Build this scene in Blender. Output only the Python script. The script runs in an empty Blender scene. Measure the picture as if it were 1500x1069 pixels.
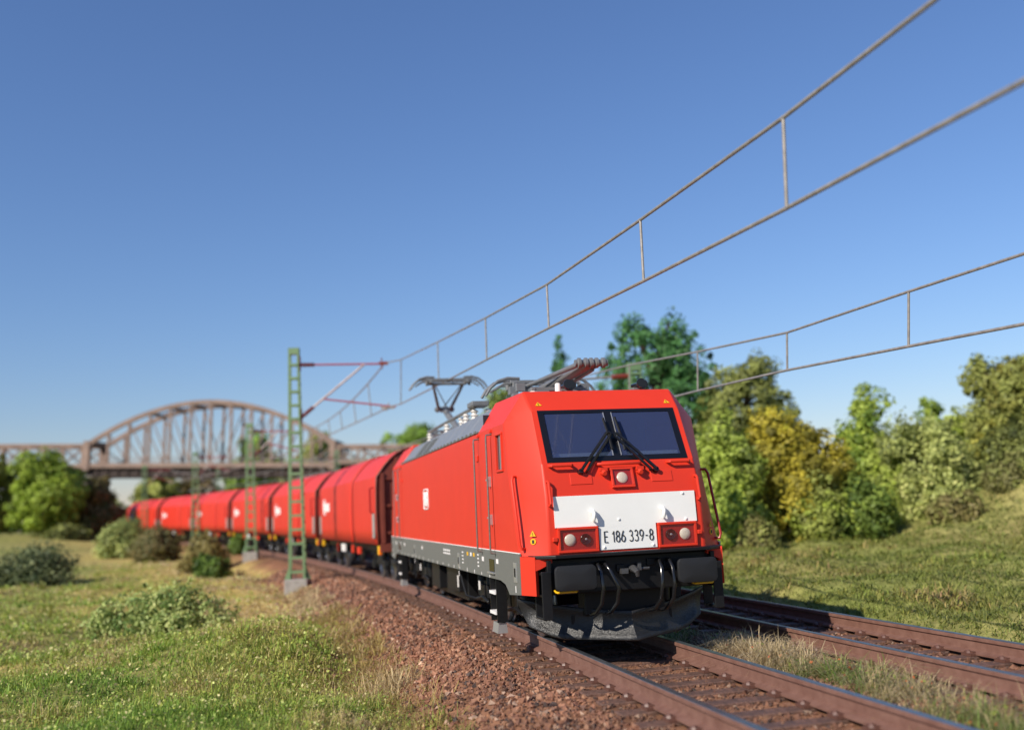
import bpy, bmesh, math, random
import numpy as np
from mathutils import Vector, Matrix

random.seed(7)
RNG = np.random.default_rng(11)
SC = bpy.context.scene
COL = SC.collection

# ------------------------------------------------------------------ camera
cam_d = bpy.data.cameras.new('camera')
cam = bpy.data.objects.new('camera', cam_d)
COL.objects.link(cam)
SC.camera = cam
PITCH, ROLL, CAMH = 0.1428, 0.048, 1.93
_fw = Vector((0, math.cos(PITCH), math.sin(PITCH)))
_up = Vector((0, -math.sin(PITCH), math.cos(PITCH)))
_rt = Vector((1, 0, 0))
_r2 = _rt * math.cos(ROLL) - _up * math.sin(ROLL)
_u2 = _up * math.cos(ROLL) + _rt * math.sin(ROLL)
_m = Matrix((( _r2.x, _u2.x, -_fw.x, 0), (_r2.y, _u2.y, -_fw.y, 0), (_r2.z, _u2.z, -_fw.z, CAMH), (0, 0, 0, 1)))
cam.matrix_world = _m
cam_d.sensor_fit = 'HORIZONTAL'
cam_d.sensor_width = 36.0
cam_d.lens = 36.0 * 1450 / 1500
cam_d.clip_start = 0.1
cam_d.clip_end = 6000
cam_d.dof.use_dof = True
cam_d.dof.focus_distance = 14.3
cam_d.dof.aperture_fstop = 0.40
cam_d.dof.aperture_blades = 0

# ------------------------------------------------------------------ light
SUN_TRAVEL = Vector((0.819, 0.844, -0.80)).normalized()
SUN_EL = math.asin(-SUN_TRAVEL.z)
SUN_AZ = math.atan2(-SUN_TRAVEL.x, -SUN_TRAVEL.y)      # measured from +Y towards +X
world = bpy.data.worlds.new('World')
SC.world = world
world.use_nodes = True
wn = world.node_tree
wn.nodes.clear()
w_out = wn.nodes.new('ShaderNodeOutputWorld')
w_bg = wn.nodes.new('ShaderNodeBackground')
w_sky = wn.nodes.new('ShaderNodeTexSky')
w_sky.sky_type = 'NISHITA'
w_sky.sun_disc = False
w_sky.sun_elevation = SUN_EL
w_sky.sun_rotation = SUN_AZ
w_sky.altitude = 0
w_sky.air_density = 1.4
w_sky.dust_density = 0.0
w_sky.ozone_density = 10.0
w_bg.inputs['Strength'].default_value = 0.101
w_tint = wn.nodes.new('ShaderNodeMix')
w_tint.data_type = 'RGBA'
w_tint.blend_type = 'MULTIPLY'
w_tint.inputs['Factor'].default_value = 1.0
w_tint.inputs['B'].default_value = (1.09, 0.945, 1.0, 1)
wn.links.new(w_sky.outputs['Color'], w_tint.inputs['A'])
wn.links.new(w_tint.outputs['Result'], w_bg.inputs['Color'])
wn.links.new(w_bg.outputs['Background'], w_out.inputs['Surface'])
sun_d = bpy.data.lights.new('sun', 'SUN')
sun_d.energy = 5.0
sun_d.angle = math.radians(0.5)
sun_d.color = (1.0, 0.915, 0.79)
sun = bpy.data.objects.new('sun', sun_d)
sun.rotation_euler = SUN_TRAVEL.to_track_quat('-Z', 'Y').to_euler()
sun.location = (-20, -20, 30)
COL.objects.link(sun)
SC.view_settings.view_transform = 'Standard'
SC.view_settings.look = 'None'
SC.view_settings.gamma = 1.0
SC.view_settings.use_curve_mapping = False
SC.view_settings.exposure = 0.28

# ------------------------------------------------------------------ materials
def M(name, col, rough=0.5, metal=0.0, var=0.0, scale=4.0, bump=0.0, bscale=40.0, col2=None, attr=False,
      translucent=0.0, alpha=1.0, spec=0.5, coat=0.0, sparkle=0.0):
    m = bpy.data.materials.new(name)
    m.use_nodes = True
    nt = m.node_tree
    b = nt.nodes['Principled BSDF']
    b.inputs['Roughness'].default_value = rough
    b.inputs['Metallic'].default_value = metal
    b.inputs['Specular IOR Level'].default_value = spec
    b.inputs['Coat Weight'].default_value = coat
    b.inputs['Alpha'].default_value = alpha
    col = (*col, 1)
    src = None
    tc = nt.nodes.new('ShaderNodeTexCoord')
    if attr:
        a = nt.nodes.new('ShaderNodeAttribute')
        a.attribute_name = 'Col'
        src = a.outputs['Color']
    if var > 0:
        n = nt.nodes.new('ShaderNodeTexNoise')
        n.inputs['Scale'].default_value = scale
        n.inputs['Detail'].default_value = 6
        n.inputs['Roughness'].default_value = 0.65
        nt.links.new(tc.outputs['Object'], n.inputs['Vector'])
        r = nt.nodes.new('ShaderNodeMapRange')
        r.inputs['From Min'].default_value = 0.32
        r.inputs['From Max'].default_value = 0.68
        nt.links.new(n.outputs['Fac'], r.inputs['Value'])
        mx = nt.nodes.new('ShaderNodeMix')
        mx.data_type = 'RGBA'
        nt.links.new(r.outputs['Result'], mx.inputs['Factor'])
        if attr:
            mu = nt.nodes.new('ShaderNodeMix')
            mu.data_type = 'RGBA'
            mu.blend_type = 'MULTIPLY'
            mu.inputs['Factor'].default_value = 1
            mx.inputs['A'].default_value = (1 - var, 1 - var, 1 - var, 1)
            mx.inputs['B'].default_value = (1 + var, 1 + var, 1 + var, 1)
            nt.links.new(src, mu.inputs['A'])
            nt.links.new(mx.outputs['Result'], mu.inputs['B'])
            src = mu.outputs['Result']
        else:
            c2 = (*col2, 1) if col2 else tuple(c * (1 - var) for c in col[:3]) + (1,)
            mx.inputs['A'].default_value = col
            mx.inputs['B'].default_value = c2
            src = mx.outputs['Result']
    if src is not None:
        nt.links.new(src, b.inputs['Base Color'])
    else:
        b.inputs['Base Color'].default_value = col
    if bump > 0:
        n2 = nt.nodes.new('ShaderNodeTexNoise')
        n2.inputs['Scale'].default_value = bscale
        n2.inputs['Detail'].default_value = 5
        nt.links.new(tc.outputs['Object'], n2.inputs['Vector'])
        bp = nt.nodes.new('ShaderNodeBump')
        bp.inputs['Strength'].default_value = bump
        bp.inputs['Distance'].default_value = 0.02
        nt.links.new(n2.outputs['Fac'], bp.inputs['Height'])
        nt.links.new(bp.outputs['Normal'], b.inputs['Normal'])
    if translucent > 0:
        tr = nt.nodes.new('ShaderNodeBsdfTranslucent')
        if src is not None:
            nt.links.new(src, tr.inputs['Color'])
        else:
            tr.inputs['Color'].default_value = col
        ms = nt.nodes.new('ShaderNodeMixShader')
        ms.inputs['Fac'].default_value = translucent
        out = nt.nodes['Material Output']
        nt.links.new(b.outputs['BSDF'], ms.inputs[1])
        nt.links.new(tr.outputs['BSDF'], ms.inputs[2])
        nt.links.new(ms.outputs['Shader'], out.inputs['Surface'])
    if sparkle > 0:
        v = nt.nodes.new('ShaderNodeTexVoronoi')
        v.inputs['Scale'].default_value = sparkle
        nt.links.new(tc.outputs['Object'], v.inputs['Vector'])
        sb = nt.nodes.new('ShaderNodeVectorMath')
        sb.operation = 'SUBTRACT'
        sb.inputs[1].default_value = (0.5, 0.5, 0.5)
        nt.links.new(v.outputs['Color'], sb.inputs[0])
        sc_ = nt.nodes.new('ShaderNodeVectorMath')
        sc_.operation = 'SCALE'
        sc_.inputs['Scale'].default_value = 0.55
        nt.links.new(sb.outputs['Vector'], sc_.inputs[0])
        g = nt.nodes.new('ShaderNodeNewGeometry')
        ad = nt.nodes.new('ShaderNodeVectorMath')
        ad.operation = 'ADD'
        nt.links.new(g.outputs['Normal'], ad.inputs[0])
        nt.links.new(sc_.outputs['Vector'], ad.inputs[1])
        nm = nt.nodes.new('ShaderNodeVectorMath')
        nm.operation = 'NORMALIZE'
        nt.links.new(ad.outputs['Vector'], nm.inputs[0])
        nt.links.new(nm.outputs['Vector'], b.inputs['Normal'])
    return m

RED = (0.64, 0.036, 0.014)
MT = dict(
    red=M('red_paint', RED, 0.47, var=0.07, scale=1.3, bump=0.05, bscale=60, spec=0.35),
    tarp=M('red_tarpaulin', (0.64, 0.034, 0.016), 0.48, var=0.12, scale=0.8, bump=0.10, bscale=5),
    darkred=M('dark_red_paint', (0.30, 0.014, 0.012), 0.4),
    white=M('white_paint', (0.80, 0.80, 0.77), 0.45, var=0.05, scale=2, bump=0.05, bscale=60),
    grey=M('grey_paint', (0.150, 0.153, 0.140), 0.5, var=0.18, scale=18, bump=0.1, bscale=90),
    roof=M('grey_roof_paint', (0.19, 0.20, 0.215), 0.42, var=0.15, scale=6, bump=0.05),
    panto=M('pantograph_grey', (0.20, 0.203, 0.208), 0.42, metal=0.25, var=0.2, scale=9),
    black=M('black_plastic', (0.009, 0.009, 0.010), 0.45, spec=0.3, var=0.3, scale=20, bump=0.1, bscale=120),
    blackgloss=M('black_gloss', (0.010, 0.010, 0.011), 0.18),
    buffer=M('buffer_dark_grey', (0.014, 0.0145, 0.016), 0.55, spec=0.35, bump=0.25, bscale=110),
    plow=M('snowplough_metallic', (0.030, 0.030, 0.031), 0.40, metal=0.35, sparkle=190),
    rubber=M('black_frame', (0.006, 0.006, 0.008), 0.30),
    glass=M('sky_tinted_glass', (0.045, 0.062, 0.145), 0.05, alpha=0.48, spec=0.7),  # navy base stands in for the sky reflection and the dark cab behind
    sideglass=M('side_glass', (0.25, 0.22, 0.24), 0.08, alpha=0.22, spec=0.8),
    lampglass=M('lamp_cover', (0.30, 0.05, 0.05), 0.06, alpha=0.10, spec=0.8),
    lens=M('lamp_lens', (0.64, 0.61, 0.50), 0.28, bump=0.2, bscale=30),
    reflector=M('dark_reflector', (0.018, 0.016, 0.016), 0.15, metal=0.4),
    silver=M('bare_metal', (0.55, 0.55, 0.55), 0.35, metal=0.7),
    hooksteel=M('coupling_steel', (0.14, 0.14, 0.145), 0.4, metal=0.6, var=0.4, scale=25),
    steel=M('wheel_steel', (0.30, 0.31, 0.33), 0.3, metal=0.9),
    yellow=M('yellow_paint', (0.75, 0.42, 0.01), 0.4),
    orange=M('orange_paint', (0.80, 0.16, 0.01), 0.4),
    handrail=M('worn_handrail', (0.26, 0.24, 0.22), 0.35, metal=0.5, var=0.4, scale=30),
    ink=M('black_lettering', (0.015, 0.015, 0.015), 0.5),
    print=M('white_lettering', (0.75, 0.72, 0.70), 0.5),
    insul=M('white_insulator', (0.72, 0.68, 0.64), 0.35),
    desk=M('cab_desk', (0.45, 0.62, 0.80), 0.5),
    interior=M('cab_interior', (0.012, 0.014, 0.022), 0.7),
    rust_end=M('brown_end_wall', (0.19, 0.042, 0.026), 0.55, var=0.25, scale=3),
    rail=M('rusty_rail', (0.135, 0.062, 0.044), 0.62, var=0.55, scale=6, bump=0.25, bscale=45, col2=(0.20, 0.105, 0.078)),
    railtop=M('rail_running_surface', (0.26, 0.28, 0.31), 0.32, metal=0.85, var=0.35, scale=7),
    sleeper=M('brown_sleeper', (0.055, 0.032, 0.024), 0.65, var=0.6, scale=9, bump=0.9, bscale=22, col2=(0.17, 0.088, 0.060)),
    chair=M('rusty_fastening', (0.13, 0.060, 0.044), 0.45, var=0.4, scale=20),
    stone=M('ballast_stone', (1, 1, 1), 0.75, attr=True, var=0.25, scale=14, bump=0.4, bscale=30),
    ground=M('ground_soil', (1, 1, 1), 0.95, attr=True, var=0.45, scale=2.2, bump=0.6, bscale=8, spec=0.1),
    grass=M('grass_blade', (1, 1, 1), 0.55, attr=True, translucent=0.25, spec=0.35),
    leaf=M('leaf', (1, 1, 1), 0.55, attr=True, translucent=0.36, spec=0.3),
    bark=M('bark', (0.075, 0.052, 0.036), 0.9, var=0.5, scale=5, bump=0.6, bscale=20),
    mast=M('green_mast_paint', (0.150, 0.245, 0.115), 0.5, var=0.25, scale=4),
    concrete=M('concrete_footing', (0.34, 0.32, 0.29), 0.85, var=0.35, scale=5, bump=0.5, bscale=18),
    insbrown=M('brown_insulator', (0.17, 0.032, 0.020), 0.35),
    armpaint=M('bracket_arm_paint', (0.20, 0.12, 0.12), 0.45, var=0.4, scale=3, col2=(0.42, 0.34, 0.30)),
    armred=M('red_bracket_tube', (0.30, 0.045, 0.06), 0.45),
    wire=M('catenary_wire', (0.34, 0.31, 0.285), 0.42, metal=0.2, var=0.4, scale=9),
    bridge=M('weathered_bridge_steel', (0.30, 0.205, 0.160), 0.7, var=0.35, scale=0.7, bump=0.2, bscale=6),
    bridgedk=M('bridge_deck_shade', (0.045, 0.028, 0.023), 0.8, var=0.3, scale=1),  # deck and beams; shade under the bridge is put into this dark colour
    pier=M('stone_pier', (0.24, 0.20, 0.17), 0.85, var=0.35, scale=1.1, bump=0.5, bscale=4),
)

# ------------------------------------------------------------------ mesh helpers
class MB:
    def __init__(s):
        s.v = []; s.f = []
    def add(s, vs, fs):
        o = len(s.v)
        s.v += [tuple(map(float, q)) for q in vs]
        s.f += [tuple(i + o for i in f) for f in fs]
        return s
    def box(s, c, d, rot=None):
        x, y, z = d[0] / 2, d[1] / 2, d[2] / 2
        vs = [Vector(q) for q in ((-x,-y,-z),(x,-y,-z),(x,y,-z),(-x,y,-z),(-x,-y,z),(x,-y,z),(x,y,z),(-x,y,z))]
        if rot is not None: vs = [rot @ q for q in vs]
        c = Vector(c)
        return s.add([q + c for q in vs], [(0,3,2,1),(4,5,6,7),(0,1,5,4),(1,2,6,5),(2,3,7,6),(3,0,4,7)])
    def bar(s, a, b, w, h=None, up=(0, 0, 1)):
        a, b = Vector(a), Vector(b); h = h or w
        d = (b - a)
        L = d.length
        d = d / L
        u = Vector(up)
        if abs(d.dot(u)) > 0.98: u = Vector((0, 1, 0))
        x = d.cross(u).normalized(); z = x.cross(d)
        R = Matrix((x, d, z)).transposed()
        return s.box((a + b) / 2, (w, L, h), R)
    def tube(s, pts, r, n=8, caps=True):
        pts = [Vector(q) for q in pts]
        rs = r if isinstance(r, (list, tuple)) else [r] * len(pts)
        prev = None; rings = []
        vs = []; fs = []
        for i, q in enumerate(pts):
            t = (pts[min(i + 1, len(pts) - 1)] - pts[max(i - 1, 0)])
            if t.length < 1e-9: t = Vector((0, 0, 1))
            t.normalize()
            if prev is None:
                u = Vector((0, 0, 1)) if abs(t.z) < 0.9 else Vector((1, 0, 0))
                x = t.cross(u).normalized()
            else:
                x = (prev - t * prev.dot(t))
                if x.length < 1e-6: x = t.orthogonal()
                x.normalize()
            prev = x
            y = t.cross(x)
            for k in range(n):
                a = 2 * math.pi * k / n
                vs.append(q + (x * math.cos(a) + y * math.sin(a)) * rs[i])
        for i in range(len(pts) - 1):
            for k in range(n):
                k2 = (k + 1) % n
                fs.append((i*n+k, i*n+k2, (i+1)*n+k2, (i+1)*n+k))
        if caps:
            fs.append(tuple(range(n))[::-1])
            fs.append(tuple((len(pts)-1)*n + k for k in range(n)))
        return s.add(vs, fs)
    def lathe(s, a, b, prof, n=16):
        """prof: list of (t 0..1 along a->b, radius)"""
        a, b = Vector(a), Vector(b)
        d = (b - a)
        t = d.normalized()
        u = Vector((0, 0, 1)) if abs(t.z) < 0.9 else Vector((1, 0, 0))
        x = t.cross(u).normalized(); y = t.cross(x)
        vs = []; fs = []
        for tt, r in prof:
            for k in range(n):
                an = 2 * math.pi * k / n
                vs.append(a + d * tt + (x * math.cos(an) + y * math.sin(an)) * max(r, 1e-4))
        for i in range(len(prof) - 1):
            for k in range(n):
                k2 = (k + 1) % n
                fs.append((i*n+k, i*n+k2, (i+1)*n+k2, (i+1)*n+k))
        fs.append(tuple(range(n))[::-1]); fs.append(tuple((len(prof)-1)*n+k for k in range(n)))
        return s.add(vs, fs)
    def prism(s, poly, off):
        """closed polygon (list of 3D points) extruded by vector off"""
        n = len(poly); off = Vector(off)
        p = [Vector(q) for q in poly]
        vs = p + [q + off for q in p]
        fs = [tuple(range(n))[::-1], tuple(range(n, 2*n))]
        fs += [(i, (i+1) % n, n + (i+1) % n, n + i) for i in range(n)]
        return s.add(vs, fs)
    def grid(s, rows):
        nr, nc = len(rows), len(rows[0])
        vs = [q for r in rows for q in r]
        fs = [(i*nc+j, i*nc+j+1, (i+1)*nc+j+1, (i+1)*nc+j) for i in range(nr-1) for j in range(nc-1)]
        return s.add(vs, fs)
    def mesh(s, name, mat, smooth=False, weld=False, sharp=0.7):
        me = bpy.data.meshes.new(name)
        me.from_pydata(s.v, [], s.f)
        bm = bmesh.new(); bm.from_mesh(me)
        if weld: bmesh.ops.remove_doubles(bm, verts=bm.verts, dist=1e-4)
        bmesh.ops.recalc_face_normals(bm, faces=bm.faces)
        if smooth:
            for f in bm.faces: f.smooth = True
            for e in bm.edges:
                if len(e.link_faces) == 2 and e.calc_face_angle(0) > sharp: e.smooth = False
        bm.to_mesh(me); bm.free()
        if mat: me.materials.append(MT[mat])
        return me
    def build(s, name, mat, parent=None, smooth=False, weld=False, bevel=0, seg=2, angle=30, sharp=0.7):
        me = s.mesh(name, mat, smooth, weld, sharp)
        o = bpy.data.objects.new(name, me)
        COL.objects.link(o)
        if parent: o.parent = parent
        if bevel:
            b = o.modifiers.new('bevel', 'BEVEL')
            b.width = bevel; b.segments = seg; b.limit_method = 'ANGLE'; b.angle_limit = math.radians(angle)
            b.harden_normals = False
        return o

def tag(o, label=None, cat=None, group=None, kind=None):
    if label: o['label'] = label
    if cat: o['category'] = cat
    if group: o['group'] = group
    if kind: o['kind'] = kind
    return o

def thing(name, label, cat, loc=(0, 0, 0), rz=0.0, group=None):
    o = bpy.data.objects.new(name, None)
    o.empty_display_size = 0.3
    COL.objects.link(o)
    o.location = loc
    o.rotation_euler = (0, 0, rz)
    return tag(o, label, cat, group)

def obj_from(me, name, parent=None, loc=(0, 0, 0), rz=0.0, scale=None):
    o = bpy.data.objects.new(name, me)
    COL.objects.link(o)
    if parent: o.parent = parent
    o.location = loc
    o.rotation_euler = (0, 0, rz)
    if scale: o.scale = scale
    return o

def copy_tree(o, parent=None):
    c = o.copy()
    COL.objects.link(c)
    c.parent = parent
    for ch in list(o.children): copy_tree(ch, c)
    return c

def fast_mesh(name, verts, faces, mat, cols=None):
    """numpy verts (n,3), faces (m,k) all the same size, per-vertex colours"""
    me = bpy.data.meshes.new(name)
    n = len(verts); m, k = faces.shape
    me.vertices.add(n); me.vertices.foreach_set('co', verts.astype(np.float32).ravel())
    me.loops.add(m * k); me.loops.foreach_set('vertex_index', faces.astype(np.int32).ravel())
    me.polygons.add(m)
    me.polygons.foreach_set('loop_start', np.arange(0, m * k, k, dtype=np.int32))
    me.polygons.foreach_set('loop_total', np.full(m, k, dtype=np.int32))
    if cols is not None:
        a = me.color_attributes.new('Col', 'FLOAT_COLOR', 'POINT')
        c = np.ones((n, 4), dtype=np.float32); c[:, :3] = cols
        a.data.foreach_set('color', c.ravel())
    me.update(calc_edges=True)
    me.validate()
    me.materials.append(MT[mat])
    return me

# ------------------------------------------------------------------ track alignment
X0, Y0, TH0 = 1.57291, 13.63979, 0.24516
KN = [0, 10, 30, 60, 90, 400]
KS = [0.00205, 0.00441, 0.00382, 0.00331, 0.0031]
SMIN, SMAX, DS = -16.0, 190.0, 0.1
_S = np.arange(SMIN, SMAX + DS / 2, DS)
_PX = np.zeros_like(_S); _PY = np.zeros_like(_S); _PT = np.zeros_like(_S)
_i0 = int(round(-SMIN / DS))
_PX[:_i0+1] = X0 - math.sin(TH0) * _S[:_i0+1]; _PY[:_i0+1] = Y0 + math.cos(TH0) * _S[:_i0+1]; _PT[:_i0+1] = TH0
for i in range(_i0, len(_S) - 1):
    k = KS[min(4, max(0, int(np.searchsorted(KN, _S[i] + 0.01)) - 1))]
    t2 = _PT[i] + k * DS; tm = (_PT[i] + t2) / 2
    _PX[i+1] = _PX[i] - math.sin(tm) * DS; _PY[i+1] = _PY[i] + math.cos(tm) * DS; _PT[i+1] = t2

def path(s):
    return float(np.interp(s, _S, _PX)), float(np.interp(s, _S, _PY)), float(np.interp(s, _S, _PT))
def sstep(t):
    t = np.clip(t, 0, 1); return t * t * (3 - 2 * t)
def trackz(s):
    return -0.05 + 0.50 * sstep((np.asarray(s, float) - 25) / 75)
def off(s, u, dz=0.0):
    x, y, t = path(s)
    return (x + math.cos(t) * u, y + math.sin(t) * u, float(trackz(s)) + dz)
D2 = 3.5      # second track, to the right

def us(x, y):
    """lateral offset u (right +) and arc length s of points"""
    x = np.asarray(x, float).ravel(); y = np.asarray(y, float).ravel()
    st = 5
    px, py, pt, ps = _PX[::st], _PY[::st], _PT[::st], _S[::st]
    u = np.empty_like(x); s = np.empty_like(x)
    for a in range(0, len(x), 20000):
        xx, yy = x[a:a+20000, None], y[a:a+20000, None]
        i = np.argmin((xx - px) ** 2 + (yy - py) ** 2, axis=1)
        dx, dy = xx[:, 0] - px[i], yy[:, 0] - py[i]
        u[a:a+20000] = dx * np.cos(pt[i]) + dy * np.sin(pt[i])
        s[a:a+20000] = ps[i] + (-dx * np.sin(pt[i]) + dy * np.cos(pt[i]))
    return u, s

def vnoise(x, y, f, seed=0):
    """smooth value noise 0..1"""
    r = np.random.default_rng(seed).random((64, 64))
    X, Y = x * f + 1000.5, y * f + 1000.5
    xi, yi = np.floor(X).astype(int), np.floor(Y).astype(int)
    fx, fy = X - xi, Y - yi
    fx = fx * fx * (3 - 2 * fx); fy = fy * fy * (3 - 2 * fy)
    g = lambda a, b: r[a % 64, b % 64]
    return (g(xi, yi) * (1-fx) + g(xi+1, yi) * fx) * (1-fy) + (g(xi, yi+1) * (1-fx) + g(xi+1, yi+1) * fx) * fy

BED = 0.275
def ground(x, y):
    x = np.asarray(x, float).ravel(); y = np.asarray(y, float).ravel()
    u, s = us(x, y)
    zt = trackz(s)
    bed = zt - BED
    # natural ground on the left
    nl = -0.78 + 0.30 * (vnoise(x, y, 0.16, 1) - 0.5) + 0.50 * (vnoise(x, y, 0.42, 2) - 0.5) + 0.17 * (vnoise(x, y, 1.3, 3) - 0.5)
    nl += 0.62 * np.exp(-((x + 6.5) ** 2 / 26 + (y - 9) ** 2 / 30))
    nl += 0.50 * np.exp(-((x + 5.0) ** 2 / 5 + (y - 19.5) ** 2 / 16))
    nl -= 0.40 * np.exp(-((x + 9.0) ** 2 / 9 + (y - 26) ** 2 / 16))
    nl += 1.9 * sstep((-x - 26) / 26) * sstep((y - 46) / 40)
    nl += 0.5 * sstep((y - 50) / 40)
    # natural ground on the right: low bank that climbs to a hill
    nr = -0.30 + 0.5 * sstep((u - 5.6) / 9) + 0.30 * (vnoise(x, y, 0.2, 4) - 0.5) + 0.34 * (vnoise(x, y, 0.75, 5) - 0.5)
    nr += 9.5 * np.exp(-((x - 27) ** 2 + (y - 36) ** 2) / 52.0) * sstep((u - 5.5) / 6)
    nr += 5.2 * np.exp(-((x + 26) ** 2 / 500 + (y - 165) ** 2 / 300)) * sstep((u - 8) / 10)
    # ballast shoulders
    sl = bed - 0.62 * sstep(np.clip((-1.85 - u) / 2.3, 0, 1)) * 1.0
    wl = sstep((-2.9 - u) / 1.6)
    sr = bed - 0.22 * np.clip((u - 5.15) / 0.7, 0, 1)
    wr = sstep((u - 5.5) / 0.9)
    z = np.where(u < 0, sl * (1 - wl) + nl * wl, sr * (1 - wr) + nr * wr)
    far = sstep((np.hypot(x, y) - 230) / 150)
    z = z * (1 - far) + (-0.6) * far
    return z, u, s

# ------------------------------------------------------------------ ground sheet
def axis(lo, hi, step, ext):
    core = list(np.arange(lo, hi + 1e-6, step))
    a, st = [], step
    v = lo
    while v > -ext:
        st *= 1.25; v -= st; a.append(v)
    b, st = [], step
    v = hi
    while v < ext:
        st *= 1.25; v += st; b.append(v)
    return np.array(a[::-1] + core + b)
gx = axis(-16, 20, 0.30, 3500)
gy = axis(3, 48, 0.30, 3500)
GX, GY = np.meshgrid(gx, gy)
gz, gu, gs = ground(GX.ravel(), GY.ravel())
nx, ny = len(gx), len(gy)
gxr, gyr = GX.ravel(), GY.ravel()
n1 = vnoise(gxr, gyr, 0.55, 21); n2 = vnoise(gxr, gyr, 0.13, 22); n3 = vnoise(gxr, gyr, 1.7, 23)
soil = np.array([0.225, 0.112, 0.064]); ochre = np.array([0.40, 0.305, 0.105]); turf = np.array([0.180, 0.210, 0.050]); turf2 = np.array([0.300, 0.250, 0.095])
gc = turf[None] * n1[:, None] + turf2[None] * (1 - n1[:, None])
wo = np.clip(sstep((n2 - 0.45) / 0.25) * 0.8 + 0.9 * sstep((gs - 12) / 8) * sstep((gu + 10) / 3), 0, 1)[:, None] * ((gu < -2) & (gu > -11))[:, None]
gc = gc * (1 - wo) + ochre * wo
wb = np.where(gu < 0, 1 - sstep((-2.55 + 0.55 * sstep((gs - 30) / 10) - gu - 0.8 * (n1 - 0.5)) / 1.3), 1 - sstep((gu - 5.1 - 0.3 * (n1 - .5)) / 0.5))[:, None]
gc = gc * (1 - wb) + soil * (0.75 + 0.5 * n3[:, None]) * wb
ii, jj = np.meshgrid(np.arange(ny - 1), np.arange(nx - 1), indexing='ij')
q = (ii * nx + jj).ravel()
gf = np.stack([q, q + 1, q + nx + 1, q + nx], 1)
gme = fast_mesh('ground', np.stack([gxr, gyr, gz], 1), gf, 'ground', gc)
gme.polygons.foreach_set('use_smooth', np.ones(len(gf), dtype=bool))
gobj = bpy.data.objects.new('ground', gme); COL.objects.link(gobj)
tag(gobj, kind='structure')

# ------------------------------------------------------------------ tracks
RH = 0.22
def rail_profile(head=False):
    if head:
        return [(-0.040, 0.003), (-0.046, -0.012), (0.046, -0.012), (0.040, 0.003)]
    return [(-0.115, -RH), (-0.115, -RH + 0.025), (-0.022, -RH + 0.055), (-0.022, -0.065), (-0.050, -0.048),
            (-0.050, -0.010), (-0.038, 0.0), (0.038, 0.0), (0.050, -0.010), (0.050, -0.048), (0.022, -0.065), (0.022, -RH + 0.055),
            (0.115, -RH + 0.025), (0.115, -RH)]
def sweep(u0, s0, s1, prof, org, step=0.5):
    m = MB(); rows = []
    ss = list(np.arange(s0, min(s1, 30), step)) + (list(np.arange(max(s0, 30), s1, 2.0)) if s1 > 30 else [])
    for s in ss:
        x, y, t = path(s); zt = float(trackz(s))
        rows.append([(x + math.cos(t) * (u0 + a) - org[0], y + math.sin(t) * (u0 + a) - org[1], zt + b - org[2]) for a, b in prof + prof[:1]])
    m.grid(rows)
    m.add(rows[0][:-1], [tuple(range(len(prof)))]); m.add(rows[-1][:-1], [tuple(range(len(prof)))])
    return m

def rot_box_mesh(name, d, mat, bev=0.012, jit=0):
    m = MB(); m.box((0, 0, 0), d)
    me = m.mesh(name, mat)
    bm = bmesh.new(); bm.from_mesh(me)
    bmesh.ops.bevel(bm, geom=bm.edges[:], offset=bev, segments=1, affect='EDGES')
    bm.to_mesh(me); bm.free()
    return me
sleeper_me = [rot_box_mesh('sleeper', (2.55 + random.uniform(-.06, .06), 0.25 + random.uniform(-.02, .02), 0.16), 'sleeper') for _ in range(6)]
cm = MB()
cm.box((0, 0, 0.012), (0.38, 0.19, 0.035))
for sx in (-1, 1):
    cm.lathe((sx * 0.15, 0, 0.02), (sx * 0.15, 0.01, 0.066), [(0, 0.046), (0.6, 0.040), (1, 0.020)], 6)
    cm.box((sx * 0.125, 0, 0.035), (0.06, 0.15, 0.03))
chair_me = cm.mesh('rail_chair', 'chair', smooth=True)

def make_track(u0, s0, s1, s_sl, s_ch, label):
    o = off(s0, u0); tr = thing('railway_track', label, 'railway track', o)
    for g in (-0.755, 0.755):
        r = sweep(u0 + g, s0, s1, rail_profile(), o).build('rail', 'rail', tr, smooth=True)
        sweep(u0 + g, s0, s1, rail_profile(True), o).build('running_surface', 'railtop', r)
    s = s0 + 0.3
    k = 0
    while s < s_sl:
        x, y, z = off(s, u0, -RH - 0.098)
        t = path(s)[2] + random.uniform(-.015, .015)
        sl = obj_from(sleeper_me[k % 6], 'sleeper', tr, (x - o[0], y - o[1], z - o[2] + random.uniform(-.012, .006)), t)
        if s < s_ch:
            for g in (-0.755, 0.755):
                obj_from(chair_me, 'rail_chair', sl, (g, 0, 0.088))
        s += 0.62; k += 1
    return tr
make_track(0.0, -12, 150, 62, 10, 'rust-brown railway track carrying the red train, shiny rail heads')
make_track(D2, -12, 150, 40, 8, 'second empty railway track on the right, beside the grass bank')

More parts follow.
